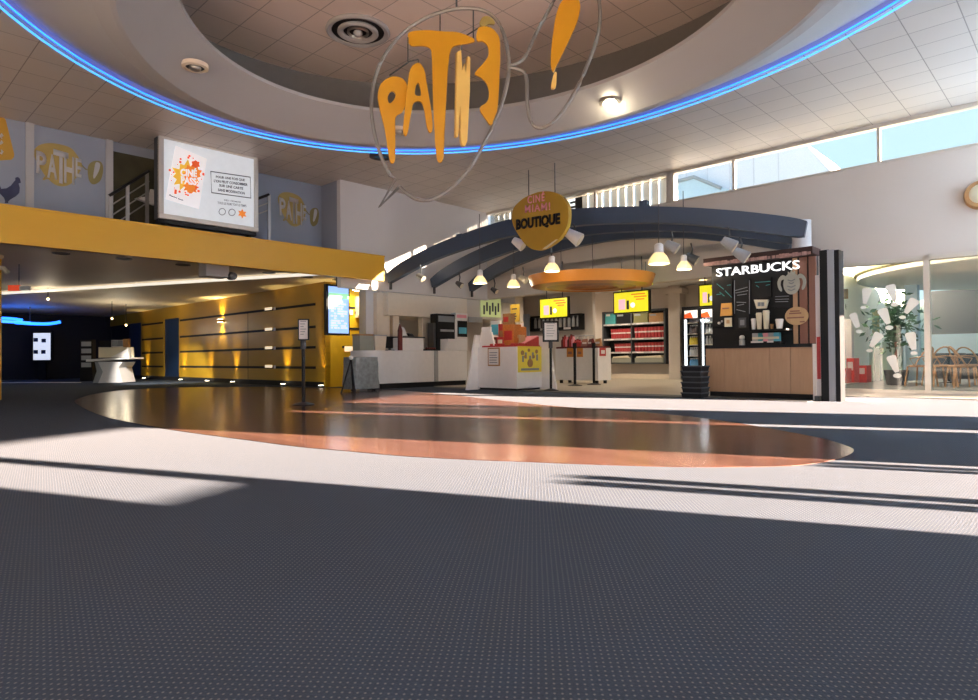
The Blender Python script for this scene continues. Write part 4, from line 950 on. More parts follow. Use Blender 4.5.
# round emblem: crowned figure with two raised tails, only as shapes
ec = kk(683, 250, BD); R = .20
def em(x, y): return (ec[0]+x*R, ec[1]+y*R)
bm = BM()
o = cutout('emblem', [ellipse(ec[0], ec[1], R*.70, R*.95, 28)], mat('emblem_grey', (.40, .41, .36), .5), t, BD-.05, .02)
for s in (-1, 1): cutout('emblem_tail', [cs([em(s*.45, .62), em(s*.75, .82), em(s*1.08, .55), em(s*1.2, .1), em(s*1.08, -.42), em(s*.88, -.62), em(s*.84, -.4), em(s*.95, 0), em(s*.86, .38), em(s*.6, .45)])], 'emblem_grey', t, BD-.05, .02)
cutout('emblem_crown', [[em(-.3, .75), em(-.3, 1.1), em(-.12, .95), em(0, 1.25), em(.12, .95), em(.3, 1.1), em(.3, .75)]], 'emblem_grey', t, BD-.05, .02)
bm = BM()
for y, w_ in ((.35, .3), (.1, .22), (-.2, .34), (-.5, .3)):
    tube(bm, [(em(-w_, y)[0], BD-.064, em(-w_, y)[1]), (em(0, y-.12)[0], BD-.066, em(0, y-.12)[1]), (em(w_, y)[0], BD-.064, em(w_, y)[1])], .009, 5)
obj('emblem_lines', bm, 'ink_grey', t)
oc = kk(722, 487, BD); xa, _ = kk(637, 487, BD); cutout('oval_plaque', [ellipse(oc[0], oc[1], oc[0]-xa, .16, 36)], 'oak_pale', t, BD-.06, .03)
bm = BM()
for k, (x, y, w_) in enumerate(((710, 452, .08), (712, 468, .10), (715, 500, .14), (765, 530, .04))):
    a, z = kk(x, y, BD); box(bm, a-w_, a+w_, BD-.08, BD-.075, z-.012, z+.012)
obj('plaque_print', bm, 'walnut', t)
# chalk boards
def board(nm, x_0, x_1, y0, y1, lines, mt='black_matte', ink='ink_grey', fr_=True):
    a, z1 = kk(x_0, y0, BD); b_, z0 = kk(x_1, y1, BD)
    bm = BM(); box(bm, a, b_, BD-.03, BD, z0, z1); o = obj(nm, bm, mt, t)
    bm = BM()
    for (lx0, ly, lx1, ly2) in lines:
        p, q = kk(lx0, ly, BD), kk(lx1, ly2, BD); tube(bm, [(p[0], BD-.034, p[1]), (q[0], BD-.034, q[1])], .007, 5)
    m_ = obj('chalk_print', bm, ink, o)
board('chalk_board', 108, 245, 225, 560, [(130,250,180,290), (150,310,185,340), (205,262,232,258), (128,330,160,325), (190,300,240,350)], ink='teal')
board('chalk_board', 256, 370, 225, 590, [(265,300,355,275), (268,318,360,300), (280,335,350,325), (275,385,345,388), (280,410,330,400), (275,440,340,455), (260,225,260,470), (370,225,370,470)])
board('chalk_board', 388, 530, 215, 350, [(410,240,525,232), (420,262,440,275), (490,262,520,255)], ink='teal')
board('chalk_board', 545, 680, 235, 420, [(560,345,660,340), (560,365,660,362), (560,382,655,380)], ink='ink_grey')
bc = [kk(412, 368, BD), kk(515, 368, BD), kk(498, 430, BD), kk(432, 434, BD)]
bm = BM(); prism(bm, bc, BD-.10, BD-.03); obj('cup_picture', bm, 'cream', t)['label'] = 'picture of a pale cup'
bm = BM()
for k in range(2): a, z = kk(452+k*26, 402, BD); box(bm, a-.025, a+.025, BD-.108, BD-.10, z-.035, z+.035)
obj('cup_print', bm, 'ink_grey', t)
# shelf with the cups
a, z = kk(370, 590, BD-.3); b_, _ = kk(640, 590, BD-.3)
zs = kk(500, 584, BD-.2)[1]
bm = BM(); box(bm, a, b_, BD-.34, BD, zs-.03, zs); obj('cup_shelf', bm, 'black_matte', t)
ks = t
def cup(px, ytop, ybot, wpx, lab, mt='white', d=BD-.2, grp='paper cups on the coffee kiosk shelf', lidc=None, zb=None):
    x, z1 = kk(px, ytop, d); z0 = zs if zb is None else zb; xa, _ = kk(px-wpx/2, ytop, d); r = x-xa; h = z1-z0
    c = thing('paper_cup', lab, 'cup', loc=fk.w(x, d, z0), rz=FR, group=grp)
    bm = BM(); lathe(bm, [(r*.68, 0), (r*.95, h*.86)], n=18); obj('body', bm, mt, c, smooth=True)
    bm = BM(); lathe(bm, [(r, h*.86), (r, h*.92), (r*.85, h)], n=18); obj('lid', bm, lidc or mt, c, smooth=True)
cup(395, 505, 585, 36, 'leftmost pale paper cup on the coffee kiosk shelf')
cup(435, 462, 585, 46, 'second paper cup from the left, taller and cream', 'cream')
cup(487, 445, 585, 50, 'tallest cream paper cup in the middle of the shelf', 'cream')
cup(530, 545, 585, 26, 'small brown paper cup beside the tallest cup', 'brown_card')
cup(585, 508, 585, 60, 'wide white paper cup at the right end of the shelf', 'white')
for k, (px, mt, lab) in enumerate(((415, 'bottle_grey', 'grey'), (452, 'teal', 'teal'), (490, 'pink_print', 'pink'), (530, 'bottle_grey', 'pale grey'), (568, 'blue_card', 'blue'))):
    x, z1 = kk(px, 615, BD-.15); _, z0 = kk(px, 668, BD-.15)
    o = thing('tea_box', lab + ' packet on the low rack under the cups', 'box', loc=fk.w(x, BD-.15, zc+.07), rz=FR, group='packets under the cup shelf')
    bm = BM(); box(bm, -.055, .05, -.05, .05, 0, .15); obj('carton', bm, mt, o)
    bm = BM(); box(bm, -.055, .05, -.052, -.05, .04, .08); obj('label_band', bm, 'cream', o)
bm = BM(); x0_, _ = kk(385, 680, BD-.2); x1_, _ = kk(600, 680, BD-.2)
o = thing('packet_rack', 'low black rack under the cup shelf', 'rack', loc=fk.w(x0_, BD-.25, zc), rz=FR)
box(bm, 0, x1_-x0_, 0, .22, .045, .065); obj('tray', bm, 'black', o)
bm = BM(); box(bm, .02, x1_-x0_-.02, .02, .2, 0, .045); obj('foot', bm, 'black', o)
for x in (395, 440, 515):
    bm = BM(); q, _ = kk(x, 690, BD-.26); q -= x0_; box(bm, q-.05, q+.06, -.008, 0, .045, .075); obj('price_tag', bm, 'paper', o)
x, z0 = kk(190, 485, BD-.1); o = thing('coffee_bag', 'orange brown coffee bag fixed on the left board', 'bag', loc=fk.w(x, BD-.06, z0), rz=FR)
bm = BM(); w_ = .11; hexa(bm, [(-w_,-.04,0),(w_,-.04,0),(w_,.02,0),(-w_,.02,0)], [(-w_*.9,-.01,.24),(w_*.9,-.01,.24),(w_*.9,.01,.24),(-w_*.9,.01,.24)]); obj('pouch', bm, mat('bag_orange', (.60, .30, .06), .5), o)
bm = BM(); box(bm, -.07, .06, -.036, -.03, .13, .155); obj('print', bm, 'walnut', o)
x, z0 = kk(200, 565, BD-.1); o = thing('drink_card', 'small cream card with a cup picture on the left board', 'sign', loc=fk.w(x, BD-.035, z0), rz=FR)
bm = BM(); box(bm, -.07, .07, -.02, 0, 0, .17); obj('card', bm, 'cream', o)
bm = BM(); box(bm, -.03, .03, -.026, -.02, .06, .13); obj('print', bm, 'oak_pale', o)
x, z0 = kk(140, 565, BD-.1); o = thing('drink_poster', 'small black and white poster on the left board', 'sign', loc=fk.w(x, BD-.035, z0+.02), rz=FR)
bm = BM(); box(bm, -.07, .07, -.015, 0, 0, .13); obj('sheet', bm, 'black', o)
bm = BM(); ball(bm, (-.02, -.015, .05), .03); ball(bm, (.035, -.015, .08), .02); obj('print', bm, 'paper', o)
x, z0 = kk(305, 570, BD-.1); o = thing('framed_menu', 'small dark framed notice under the middle chalk board', 'sign', loc=fk.w(x, BD-.035, z0), rz=FR)
bm = BM(); box(bm, -.07, .07, -.02, 0, 0, .18); obj('frame', bm, 'charcoal', o)
bm = BM(); box(bm, -.04, .04, -.026, -.02, .04, .14); obj('sheet', bm, 'ink_grey', o)
x, _ = kk(310, 690, BD-.2); o = thing('syrup_dispenser', 'white capped dispenser standing on the kiosk worktop', 'dispenser', loc=fk.w(x, BD-.2, zc), rz=FR)
bm = BM(); lathe(bm, [(.05, 0), (.05, .10), (.03, .13)], n=16); obj('body', bm, 'grey_plastic', o, smooth=True)
bm = BM(); lathe(bm, [(.045, .13), (.045, .17), (.02, .19)], n=16); obj('cap', bm, 'white', o, smooth=True)
# dark pylon and banner right of the kiosk
fy = Fr(PU(829, 399.6, 11.12), FR); fy.o.z = 0
t = thing('dark_pylon', 'tall dark pylon with a pale stripe right of the coffee kiosk', 'pylon', fy)
for nm, xa, xb, mt, y0 in (('left_board', 820.4, 828.6, 'black', 0), ('pale_stripe', 828.6, 833.8, 'grey_plastic', -.02), ('right_board', 833.8, 838.6, 'black', 0)):
    a, _ = fy.L(xa, 330); b_, z1 = fy.L(xb, 249.5); bm = BM(); box(bm, a, b_, y0, .25, 0, z1); obj(nm, bm, mt, t)
fy2 = Fr(PU(817, 399.2, 11.18), FR); fy2.o.z = 0
t = thing('display_banner', 'narrow white and red banner between kiosk and pylon', 'banner', Fr(fy2.o, FR)); f = Fr(fy2.o, FR)
a, z0 = f.L(816.8, 392); b_, z1 = f.L(819.7, 275)
bm = BM(); box(bm, a, b_, 0, .04, .08, z1); obj('sheet', bm, 'paper', t)
bm = BM(); box(bm, a+.01, b_-.005, -.004, 0, .35, z1-1.0); obj('red_print', bm, 'red', t)
bm = BM(); box(bm, a, b_, -.12, .04, 0, .08); obj('foot', bm, 'charcoal', t)
# black crates left of the kiosk
cb = G(694, 398.3)
names = ('bottom', 'second', 'third', 'fourth', 'fifth', 'top')
for k in range(6):
    c = thing('plastic_crate', '%s black plastic crate of the stack left of the coffee kiosk' % names[k], 'crate', loc=cb + Vector((.09+.012*(k % 2), .22, .095*k)), rz=FR, group='stacked black crates')
    bm = BM(); hexa(bm, [(-.17,-.15,0),(.17,-.15,0),(.17,.15,0),(-.17,.15,0)], [(-.185,-.165,.085),(.185,-.165,.085),(.185,.165,.085),(-.185,.165,.085)]); obj('shell', bm, 'black_matte', c)
    bm = BM(); box(bm, -.192, .192, -.172, .172, .072, .094); obj('rim', bm, 'charcoal', c)
# ================================================================== stickers on the glass, terrace cafe
fg = Fr(W(13.5, 3.6, 0), FR)
SZ = 6.84
def sticker(cx, cy, bx, by, w0, w1, dx, dy, dw, lab, oy=250):
    P = lambda x, y: fg.L(835+x/SZ, oy+y/SZ, .02)
    tp, bt, dt = P(cx, cy), P(bx, by), P(dx, dy)
    c = Vector((bt[0]-tp[0], bt[1]-tp[1])); n = Vector((-c.y, c.x)).normalized(); kx_ = (P(10, 0)[0]-P(0, 0)[0])/10
    a0, a1 = w0*kx_/2, w1*kx_/2
    pts = []
    for s, l in ((a0*.6, -.30), (a0*.95, -.22), (a0, -.08), (a1*1.15, .7), (a1*.85, .97), (a1*.7, 1.0)): pts.append((tp[0]+c.x*l+n.x*s, tp[1]+c.y*l+n.y*s))
    for s, l in ((a1*.7, 1.0), (a1*.85, .97), (a1*1.15, .7), (a0, -.08), (a0*.95, -.22), (a0*.6, -.30)): pts.append((tp[0]+c.x*l-n.x*s, tp[1]+c.y*l-n.y*s))
    o = thing('exclamation_sticker', lab, 'window sticker', Fr(fg.w(tp[0], .02, tp[1]), FR), group='exclamation stickers on the glass')
    cutout('stroke', [[(x-tp[0], z-tp[1]) for x, z in pts]], 'sticker_white', o, 0, .006)
    cutout('dot', [ellipse(dt[0]-tp[0], dt[1]-tp[1], dw*kx_/2, dw*kx_/3.2, 20)], 'sticker_white', o, 0, .006)
for a in ((217,285,203,368,62,30,194,393,38,'topmost left exclamation sticker, leaning slightly left'), (382,262,408,345,64,34,408,373,48,'topmost middle exclamation sticker under the canopy edge'), (535,358,482,432,66,32,462,460,40,'rightmost upper exclamation sticker, strongly tilted left'),
          (128,455,157,530,52,34,166,557,44,'leftmost exclamation sticker near the window jamb'), (330,425,366,505,66,36,371,531,50,'exclamation sticker in the centre of the left pane')): sticker(*a)
for a in ((293,180,245,252,66,32,236,277,40,'lower left exclamation sticker, strongly tilted left'), (518,180,540,272,66,36,540,295,42,'lower right exclamation sticker beside the mullion'), (390,338,425,425,62,34,426,449,52,'lowest exclamation sticker near the floor')): sticker(*a, oy=310)
# terrace
def pd(x, y, u): return PU(835+x/SZ, 310+y/SZ, u)
bm = BM(); wbox(bm, 13.8, 30, -9, 4.75, -.06, .03); o = struct('floor_terrace', bm, 'terrace', 'grey terrace floor beyond the glass')
o = thing('cafe_canopy', 'big round pale canopy roof over the terrace cafe', 'canopy', loc=W(18.5, .8, 2.5))
z_ = o.location.z
bm = BM(); lathe(bm, [(3.55, .0), (3.64, .03), (3.64, .12), (3.6, .13)], n=64); obj('roof', bm, 'canopy_white', o, smooth=True)
bm = BM(); lathe(bm, [(3.60, .13), (3.70, .16), (3.70, .26), (3.55, .28)], n=64, cap=False); obj('edge_band', bm, 'olive', o, smooth=True)
bm = BM(); cyl(bm, (0, 0, 0), (0, 0, -z_+.03), .16, n=18); obj('post', bm, 'canopy_white', o, smooth=True)
bm = BM(); wbox(bm, 26, 26.2, -9, 4.75, 0, 2.6); struct('wall_terrace', bm, 'teal_grey', 'dark teal wall at the back of the terrace')
bm = BM(); wbox(bm, 13.8, 26, 4.55, 4.75, 0, 3.2); struct('wall_terrace_side', bm, 'canopy_white', 'pale side wall of the terrace')
def tbox(nm, lab, cat, x0, x1, y0, y1, u, mt, th=.1, oy=310, grp=None, legs=None):
    a, b_ = PU(835+x0/SZ, oy+y1/SZ, u), PU(835+x1/SZ, oy+y0/SZ, u)
    f = Fr((a.x, a.y, 0), FR); o = thing(nm, lab, cat, f, group=grp)
    w_ = vof(a)-vof(b_); bm = BM(); box(bm, 0, w_, 0, th, max(a.z, .03), b_.z); obj('panel', bm, mt, o)
    return o, f, w_, max(a.z, .03), b_.z
o, f, w_, z0, z1 = tbox('dark_screen', 'big dark blue glass screen at the back of the terrace', 'screen', 650, 985, -100, 158, 23, 'glass_blue', .1)
for x in (0, w_*.45, w_*.92):
    bm = BM(); box(bm, x, x+.08, -.02, .1, .03, z1); obj('post', bm, 'alu', o)
o, *_ = tbox('grey_facade', 'grey upper fascia band above the dark blue screen', 'facade', 650, 990, -150, -105, 22.7, 'charcoal', .1)
f = Fr(_[0].o, FR); bm = BM(); box(bm, .02, _[1]-.02, .02, .08, .03, _[2]); obj('support', bm, 'charcoal', o)
tbox('pale_low_wall', 'pale low wall behind the rattan chairs', 'wall panel', 640, 1000, 158, 300, 22.4, 'ext_cyan', .1)
tbox('pale_blue_column', 'pale blue sunlit column behind the small tree', 'column', 485, 560, -200, 480, 19, 'ext_cyan', .3)
for k, x in enumerate((250, 290, 340, 372, 410, 450)):
    tbox('curtain_strip', ('leftmost', 'second', 'third', 'fourth', 'fifth', 'rightmost')[k] + ' green curtain strip behind the lower stickers', 'curtain', x-14, x+14, 215, 485, 18.5, ('curtain_green', 'teal_grey')[k % 2], .05, grp='green curtain strips on the terrace')
tbox('olive_board', 'olive board hanging behind the centre sticker', 'board', 255, 300, 0, 170, 18.9, 'olive', .05)
for k, (x0, x1, y0, y1, u, lab) in enumerate(((40, 75, 400, 500, 14.6, 'low bright red box at the window jamb'), (80, 130, 330, 495, 15.2, 'tall red box behind the window jamb'), (135, 215, 380, 495, 15.8, 'wide red box right of the tall red box'))):
    o, f, w_, z0, z1 = tbox('red_box', lab, 'box', x0, x1, y0, y1, u, 'red', .4, grp='red boxes beyond the glass')
    bm = BM(); box(bm, w_*.15, w_*.85, -.01, 0, z0+(z1-z0)*.5, z0+(z1-z0)*.85); obj('white_print', bm, 'paper', o)
tbox('white_cloth_stand', 'white draped stand behind the red boxes', 'stand', 35, 110, 60, 330, 16.4, 'paper', .2)
tbox('orange_notice', 'small orange notice on the window jamb', 'notice', 48, 88, 265-410, 335-410, 13.62, 'oak_pale', .02)
# small tree
tp = PU(835+420/SZ, 310+485/SZ, 17.5); tp.z = .03
t = thing('potted_tree', 'small dark green tree behind the stickers', 'tree', loc=tp, rz=0)
bm = BM(); lathe(bm, [(.2, 0), (.26, .35), (.24, .35)], n=18); obj('pot', bm, 'charcoal', t, smooth=True)
bm = BM(); cyl(bm, (0, 0, .3), (0, 0, 1.4), .035, .02); obj('trunk', bm, 'walnut', t)
bm = BM(); random.seed(11)
for i in range(420):
    th = random.random()*6.28; z = 1.45+random.gauss(0, .33); r = abs(random.gauss(0, .34)); c = Vector((r*math.cos(th), r*math.sin(th), z))
    d = Vector((random.gauss(0,1), random.gauss(0,1), random.gauss(0,1))).normalized()*.10; e = d.orthogonal().normalized()*.045
    bm.faces.new([bm.verts.new(c-d), bm.verts.new(c+e), bm.verts.new(c+d), bm.verts.new(c-e)])
obj('foliage', bm, 'leaf', t)
def chair(x, y, u, rz, lab):
    p = pd(x, y, u); p.z = .03; c = thing('rattan_chair', lab, 'chair', loc=p, rz=rz, group='rattan chairs on the terrace')
    for sx in (-.2, .2):
        for sy in (-.2, .2): bm = BM(); cyl(bm, (sx*1.1, sy*1.15, 0), (sx*.9, sy*.9, .45), .018, n=8); obj('leg', bm, 'rattan', c)
    bm = BM(); lathe(bm, [(.22, .43), (.235, .46), (.22, .48)], n=20); obj('seat', bm, 'rattan', c, smooth=True)
    bm = BM(); P = [Vector((.24*math.cos(a), .22*math.sin(a), .45+.42*math.sin(max(0, min(PI, a*1.0))))) for a in lin(0, PI, 14)]; tube(bm, P, .018, 6)
    tube(bm, [(.24, 0, .45), (.24, -.1, .62), (.2, .1, .66), (0, .22, .68), (-.2, .1, .66), (-.24, -.1, .62), (-.24, 0, .45)], .014, 6)
    obj('backrest', bm, 'rattan', c)
for a in ((700, 480, 17.5, .6, 'leftmost rattan chair right of the mullion'), (750, 480, 17.0, 2.6, 'rattan chair in the middle of the right pane'), (868, 485, 16.8, 1.3, 'rightmost rattan chair near the frame edge'), (590, 480, 16.9, 3.6, 'rattan chair seen left of the mullion'), (905, 480, 18.6, 2.2, 'far rattan chair at the right edge of the pane')): chair(*a)
p = pd(780, 470, 19.6); p.z = .03; t = thing('cafe_table', 'small round cafe table among the rattan chairs', 'table', loc=p)
bm = BM(); lathe(bm, [(.35, .70), (.36, .72), (.35, .74)], n=24); obj('tabletop', bm, 'charcoal', t)
bm = BM(); cyl(bm, (0, 0, .03), (0, 0, .7), .03); obj('stem', bm, 'black', t)
bm = BM(); lathe(bm, [(.22, 0), (.22, .02), (.05, .04)], n=20); obj('base', bm, 'black', t)
# neighbouring building seen through the high windows
f = Fr(W(38, 20, 0), FR)
t = thing('neighbour_building', 'white metal clad building seen through the high windows', 'building', f)
pts = [f.L(x, y) for x, y in ((480, 215), (828, 176), (806, 148), (733, 150), (700, 160), (560, 190))]
zmin = 0; a = pts[0][0]; b_ = pts[1][0]; tx, tz = f.L(804, 142); cx_, cz = f.L(832, 172)
slp = (tz-cz)/(cx_-tx)
bm = BM(); prism(bm, [(a, 0), (cx_+.6*cz/slp*0, 0), (cx_, cz), (tx, tz), (tx-3, tz+1.5), (a, tz+1.5)], 0, 6); obj('clad_wall', bm, 'ext_white', t)
bm = BM()
for i in range(18):
    x = a+(tx-a)*i/18; box(bm, x, x+.05, -.03, 0, 0, tz+1.2)
obj('cladding_ribs', bm, mat('ext_rib', (.66, .66, .72), .6), t)
q = [f.L(*p) for p in ((676, 187), (703, 180), (736, 193), (736, 200), (676, 205))]
bm = BM(); prism(bm, q, -1.2, -.05); o = obj('gabled_bay', bm, 'ext_cyan', t)
bm = BM(); rr = [f.L(*p) for p in ((676, 188), (703, 181), (730, 192))]; tube(bm, [(x, -1.25, z) for x, z in rr], .12, 6); obj('gable_edge', bm, 'grey_plastic', o)
# ================================================================== white service counter
fw = Fr(W(12, 12.75, 0), FL)
def wx(x, y=360, d=0): return fw.L(x, y, d)
t = thing('service_counter', 'long white service counter with stepped blocks and dark plinth', 'counter', fw)
x0, _ = wx(383); x1, _ = wx(467); zl = wx(410, 350.5)[1]; zh = wx(412, 338)[1]
bm = BM(); box(bm, x0, x1, 0, .7, .13, zl); obj('body', bm, 'white_lacquer', t, bev=.01)
bm = BM(); lathe(bm, [(.5, .13), (.5, zl)], (x0, .5, 0), n=32); obj('rounded_end', bm, 'white_lacquer', t, smooth=True)
bm = BM(); box(bm, x0, x1, .06, .66, 0, .13); obj('plinth', bm, 'black_matte', t)
for a, b_ in ((400, 423.5), (448, 467)):
    p, _ = wx(a); q, _ = wx(b_); bm = BM(); box(bm, p, q, -.005, .35, zl, zh); obj('raised_block', bm, 'white_lacquer', t, bev=.01)
p, _ = wx(401); q, _ = wx(424.5); bm = BM(); box(bm, p, q, -.03, .4, zh, zh+.035); obj('block_top', bm, 'charcoal', t)
bm = BM(); a, _ = wx(436); box(bm, a-.06, a+.06, -.02, .02, .13, zl); obj('joint_cover', bm, 'grey_plastic', t)
def on_counter(nm, lab, cat, px, d, zz=None):
    x, _ = wx(px, 350, d); return thing(nm, lab, cat, loc=fw.w(x, d, zl if zz is None else zz), rz=FL)
t = on_counter('monitor', 'small black monitor on the left end of the white counter', 'monitor', 390, .3)
bm = BM(); box(bm, -.19, .19, -.02, .02, .06, .36); obj('screen', bm, 'black', t, bev=.01)
bm = BM(); box(bm, -.12, .12, -.08, .08, 0, .02); box(bm, -.03, .03, 0, .03, .02, .1); obj('foot', bm, 'charcoal', t)
t = on_counter('clear_bin', 'translucent grey bin left of the small monitor', 'bin', 377, .3)
bm = BM(); hexa(bm, [(-.15,-.14,0),(.15,-.14,0),(.15,.14,0),(-.15,.14,0)], [(-.18,-.16,.38),(.18,-.16,.38),(.18,.16,.38),(-.18,.16,.38)]); obj('body', bm, 'beige', t)
bm = BM(); box(bm, -.19, .19, -.17, .17, .36, .39); obj('rim', bm, 'plaster_grey', t)
t = on_counter('olive_crate', 'olive grey crate at the far left end of the white counter', 'crate', 363, .35)
bm = BM(); box(bm, -.2, .2, -.15, .15, 0, .36); obj('body', bm, mat('olive_grey', (.30, .31, .26), .6), t)
bm = BM(); box(bm, -.22, .22, -.16, .16, .36, .40); obj('lid', bm, 'brown_card', t)
t = on_counter('red_stand', 'thin dark red stand at the left raised block of the counter', 'stand', 400, -.08)
bm = BM(); box(bm, -.05, .05, -.04, .03, 0, .5); obj('post', bm, 'dark_red', t)
bm = BM(); hexa(bm, [(-.05,-.04,.5),(.05,-.04,.5),(.05,.03,.5),(-.05,.03,.5)], [(-.01,-.01,.66),(.01,-.01,.66),(.01,.01,.66),(-.01,.01,.66)]); obj('tip', bm, 'dark_red', t)
t = on_counter('card_holder', 'tilted white card on the left raised block', 'card holder', 404, .12, zh+.035)
bm = BM(); hexa(bm, [(-.1,-.06,0),(.08,-.06,0),(.08,-.03,0),(-.1,-.03,0)], [(-.13,.02,.24),(.02,.02,.24),(.02,.04,.24),(-.13,.04,.24)]); obj('card', bm, 'white', t)
bm = BM(); box(bm, -.08, .08, -.08, .1, 0, .02); obj('base', bm, 'charcoal', t)
t = on_counter('card_reader', 'small black card reader on the left raised block', 'card reader', 410, .12, zh+.035)
bm = BM(); hexa(bm, [(-.09,-.08,0),(.09,-.08,0),(.09,.08,0),(-.09,.08,0)], [(-.06,-.04,.07),(.06,-.04,.07),(.06,.08,.10),(-.06,.08,.10)]); obj('body', bm, 'black', t)
bm = BM(); box(bm, -.04, .04, -.045, -.02, .07, .085); obj('keypad', bm, 'grey_plastic', t)
t = on_counter('sweets_tray', 'low dark tray in the gap of the white counter', 'tray', 430, .2)
bm = BM(); box(bm, -.2, .2, -.12, .12, 0, .04); obj('tray', bm, 'black', t)
bm = BM()
for k in range(5): ball(bm, (-.14+.07*k, -.02, .06), .035)
obj('sweets', bm, 'dark_red', t)
# coffee machines behind the counter
def machine(nm, lab, x0, x1, y0, y1, d):
    (a, z0), (b_, z1) = wx(x0, y1, d), wx(x1, y0, d); f = Fr(fw.w(a, d, zl), FL); o = thing(nm, lab, 'coffee machine', f); return o, b_-a, z1-zl
t, w_, h = machine('coffee_machine', 'tall black coffee machine behind the white counter', 437, 455, 314.5, 349, .3)
bm = BM(); box(bm, 0, w_, 0, .28, 0, h); obj('body', bm, 'black', t, bev=.02)
bm = BM(); box(bm, .05, w_-.05, -.02, 0, h-.22, h-.06); obj('screen', bm, 'ink_grey', t)
bm = BM(); box(bm, .12, w_-.06, -.02, 0, h*.52, h*.58); obj('badge', bm, 'grey_plastic', t)
bm = BM(); box(bm, -.08, 0, .05, .3, 0, h*.75); obj('side_tank', bm, 'charcoal', t)
bm = BM(); hexa(bm, [(w_*.2,-.06,0),(w_,-.06,0),(w_,0,0),(w_*.2,0,0)], [(w_*.6,-.06,.3),(w_,-.06,.34),(w_,0,.34),(w_*.6,0,.3)]); obj('drip_tray', bm, 'dark_red', t)
t, w_, h = machine('drinks_dispenser', 'white drinks dispenser with a blue front behind the counter', 455, 467.5, 320, 349, .3)
bm = BM(); box(bm, 0, w_, 0, .28, 0, h); obj('body', bm, 'white', t, bev=.015)
bm = BM(); box(bm, .1, w_-.03, -.015, 0, h*.45, h*.96); obj('front_panel', bm, 'black', t)
bm = BM(); box(bm, .14, w_-.06, -.022, -.015, h*.55, h*.75); obj('blue_print', bm, 'blue_card', t)
t, w_, h = machine('machine_topper', 'white sign box on top of the drinks dispenser', 455.5, 467.5, 313.5, 319, .3)
z_ = wx(460, 319.6, .3)[1]-zl
bm = BM(); box(bm, 0, w_, 0, .2, z_, h); obj('case', bm, 'white', t)
bm = BM(); box(bm, .05, w_-.05, -.01, 0, z_+.05, h-.05); obj('print', bm, 'pink_print', t)
t['category'] = 'sign'
# draped cart and folded stand at the counter end
p = W(uof(G(357, 388.3)), 12.0, 0); f = Fr(p, FL)
(a, z1), (b_, _) = f.L(346, 357, .3), f.L(375, 357, .3)
t = thing('draped_cart', 'cart wrapped in crumpled grey plastic at the counter end', 'cart', Fr(p, FL))
bm = BM(); n = 9; random.seed(2); R = []
for k in range(7):
    ring = []
    for i in range(28):
        th = 2*PI*i/28; c_, s_ = math.cos(th), math.sin(th); e = .3
        rx = (b_-a)/2*.92*math.copysign(abs(c_)**e, c_); ry = .26*math.copysign(abs(s_)**e, s_)
        j = .03*math.sin(i*2.3+k)+.015*random.random(); ring.append(bm.verts.new(((a+b_)/2+rx*(1+j)*(1-.02*k), .3+ry*(1+j), .06+(z1-.06)*k/6)))
    R.append(ring)
for A, B in zip(R, R[1:]):
    for i in range(28): bm.faces.new((A[i], A[(i+1) % 28], B[(i+1) % 28], B[i]))
bm.faces.new(R[0][::-1]); bm.faces.new(R[-1]); obj('wrapped_body', bm, 'grey_wrap', t, smooth=True)
for x in (a+.12, b_-.12):
    bm = BM(); cyl(bm, (x, .16, .05), (x, .22, .05), .05, n=14); obj('wheel', bm, 'black', t)
p = PV(346, 388, 11.75); p.z = 0; f = Fr(p, 0); t = thing('folding_stand', 'black folding stand with a white knob left of the draped cart', 'stand', Fr(p, 0))
top_ = f.L(350, 359); a = f.L(341, 384)[0]; b_ = f.L(355, 384)[0]
for q in ((a, 0), (b_, 0), ((a+b_)/2+.05, .3)):
    bm = BM(); cyl(bm, (q[0], q[1], 0), (top_[0], .1, top_[1]), .018, n=8); obj('leg', bm, 'black', t)
bm = BM(); ball(bm, (top_[0], .1, top_[1]+.03), .05); obj('knob', bm, 'white', t, smooth=True)
# menu boards on the bulkhead
fm_ = Fr(W(13, 13.47, 0), FL)
t = thing('bar_menu_sign', 'pale green menu sign with dark figures on the bulkhead', 'sign', fm_)
(a, z0), (b_, z1) = fm_.L(480.5, 316.5), fm_.L(500, 299)
bm = BM(); box(bm, a, b_, -.03, 0, z0, z1); obj('board', bm, mat('menu_green', (.55, .62, .32), .5, emit=(.5, .58, .25), es=.25), t)
for k in range(6):
    x = a+(b_-a)*(.14+.145*k); zc_ = (z0+z1)/2+(.05 if k % 2 else -.05); bm = BM(); cyl(bm, (x, -.03, zc_), (x, -.045, zc_), .03, n=10); box(bm, x-.028, x+.028, -.045, -.03, zc_-.17, zc_+.10); obj('figure', bm, 'ink', t)
(a, z0), (b_, z1) = fm_.L(468, 320.5), fm_.L(482, 317.5)
t = thing('shelf_label_light', 'narrow lit label strip under the bulkhead end', 'sign', fm_); bm = BM(); box(bm, a, b_, -.02, 0, z0-.05, z1); obj('strip', bm, 'grey_plastic', t)
# ================================================================== corner sales kiosk
cu_, cv_ = uof(G(517, 391)), vof(G(517, 391))
t = thing('corner_sales_kiosk', 'grey white corner sales kiosk with a yellow poster', 'kiosk', loc=W(cu_, cv_, 0), rz=FR)
fA = Fr(W(cu_, cv_, 0), FR); fB = Fr(W(cu_, cv_, 0), FL)        # left face (along v) and right face (along u)
lx = fA.L(478, 370)[0]; rx = fB.L(541.5, 370)[0]; hz = fA.L(517, 346.5)[1]
bm = BM(); box(bm, lx, 0, 0, rx, .05, hz); obj('body', bm, 'white_lacquer', t)
bm = BM(); box(bm, lx+.03, -.03, .03, rx-.03, 0, .05); obj('plinth', bm, 'black', t)
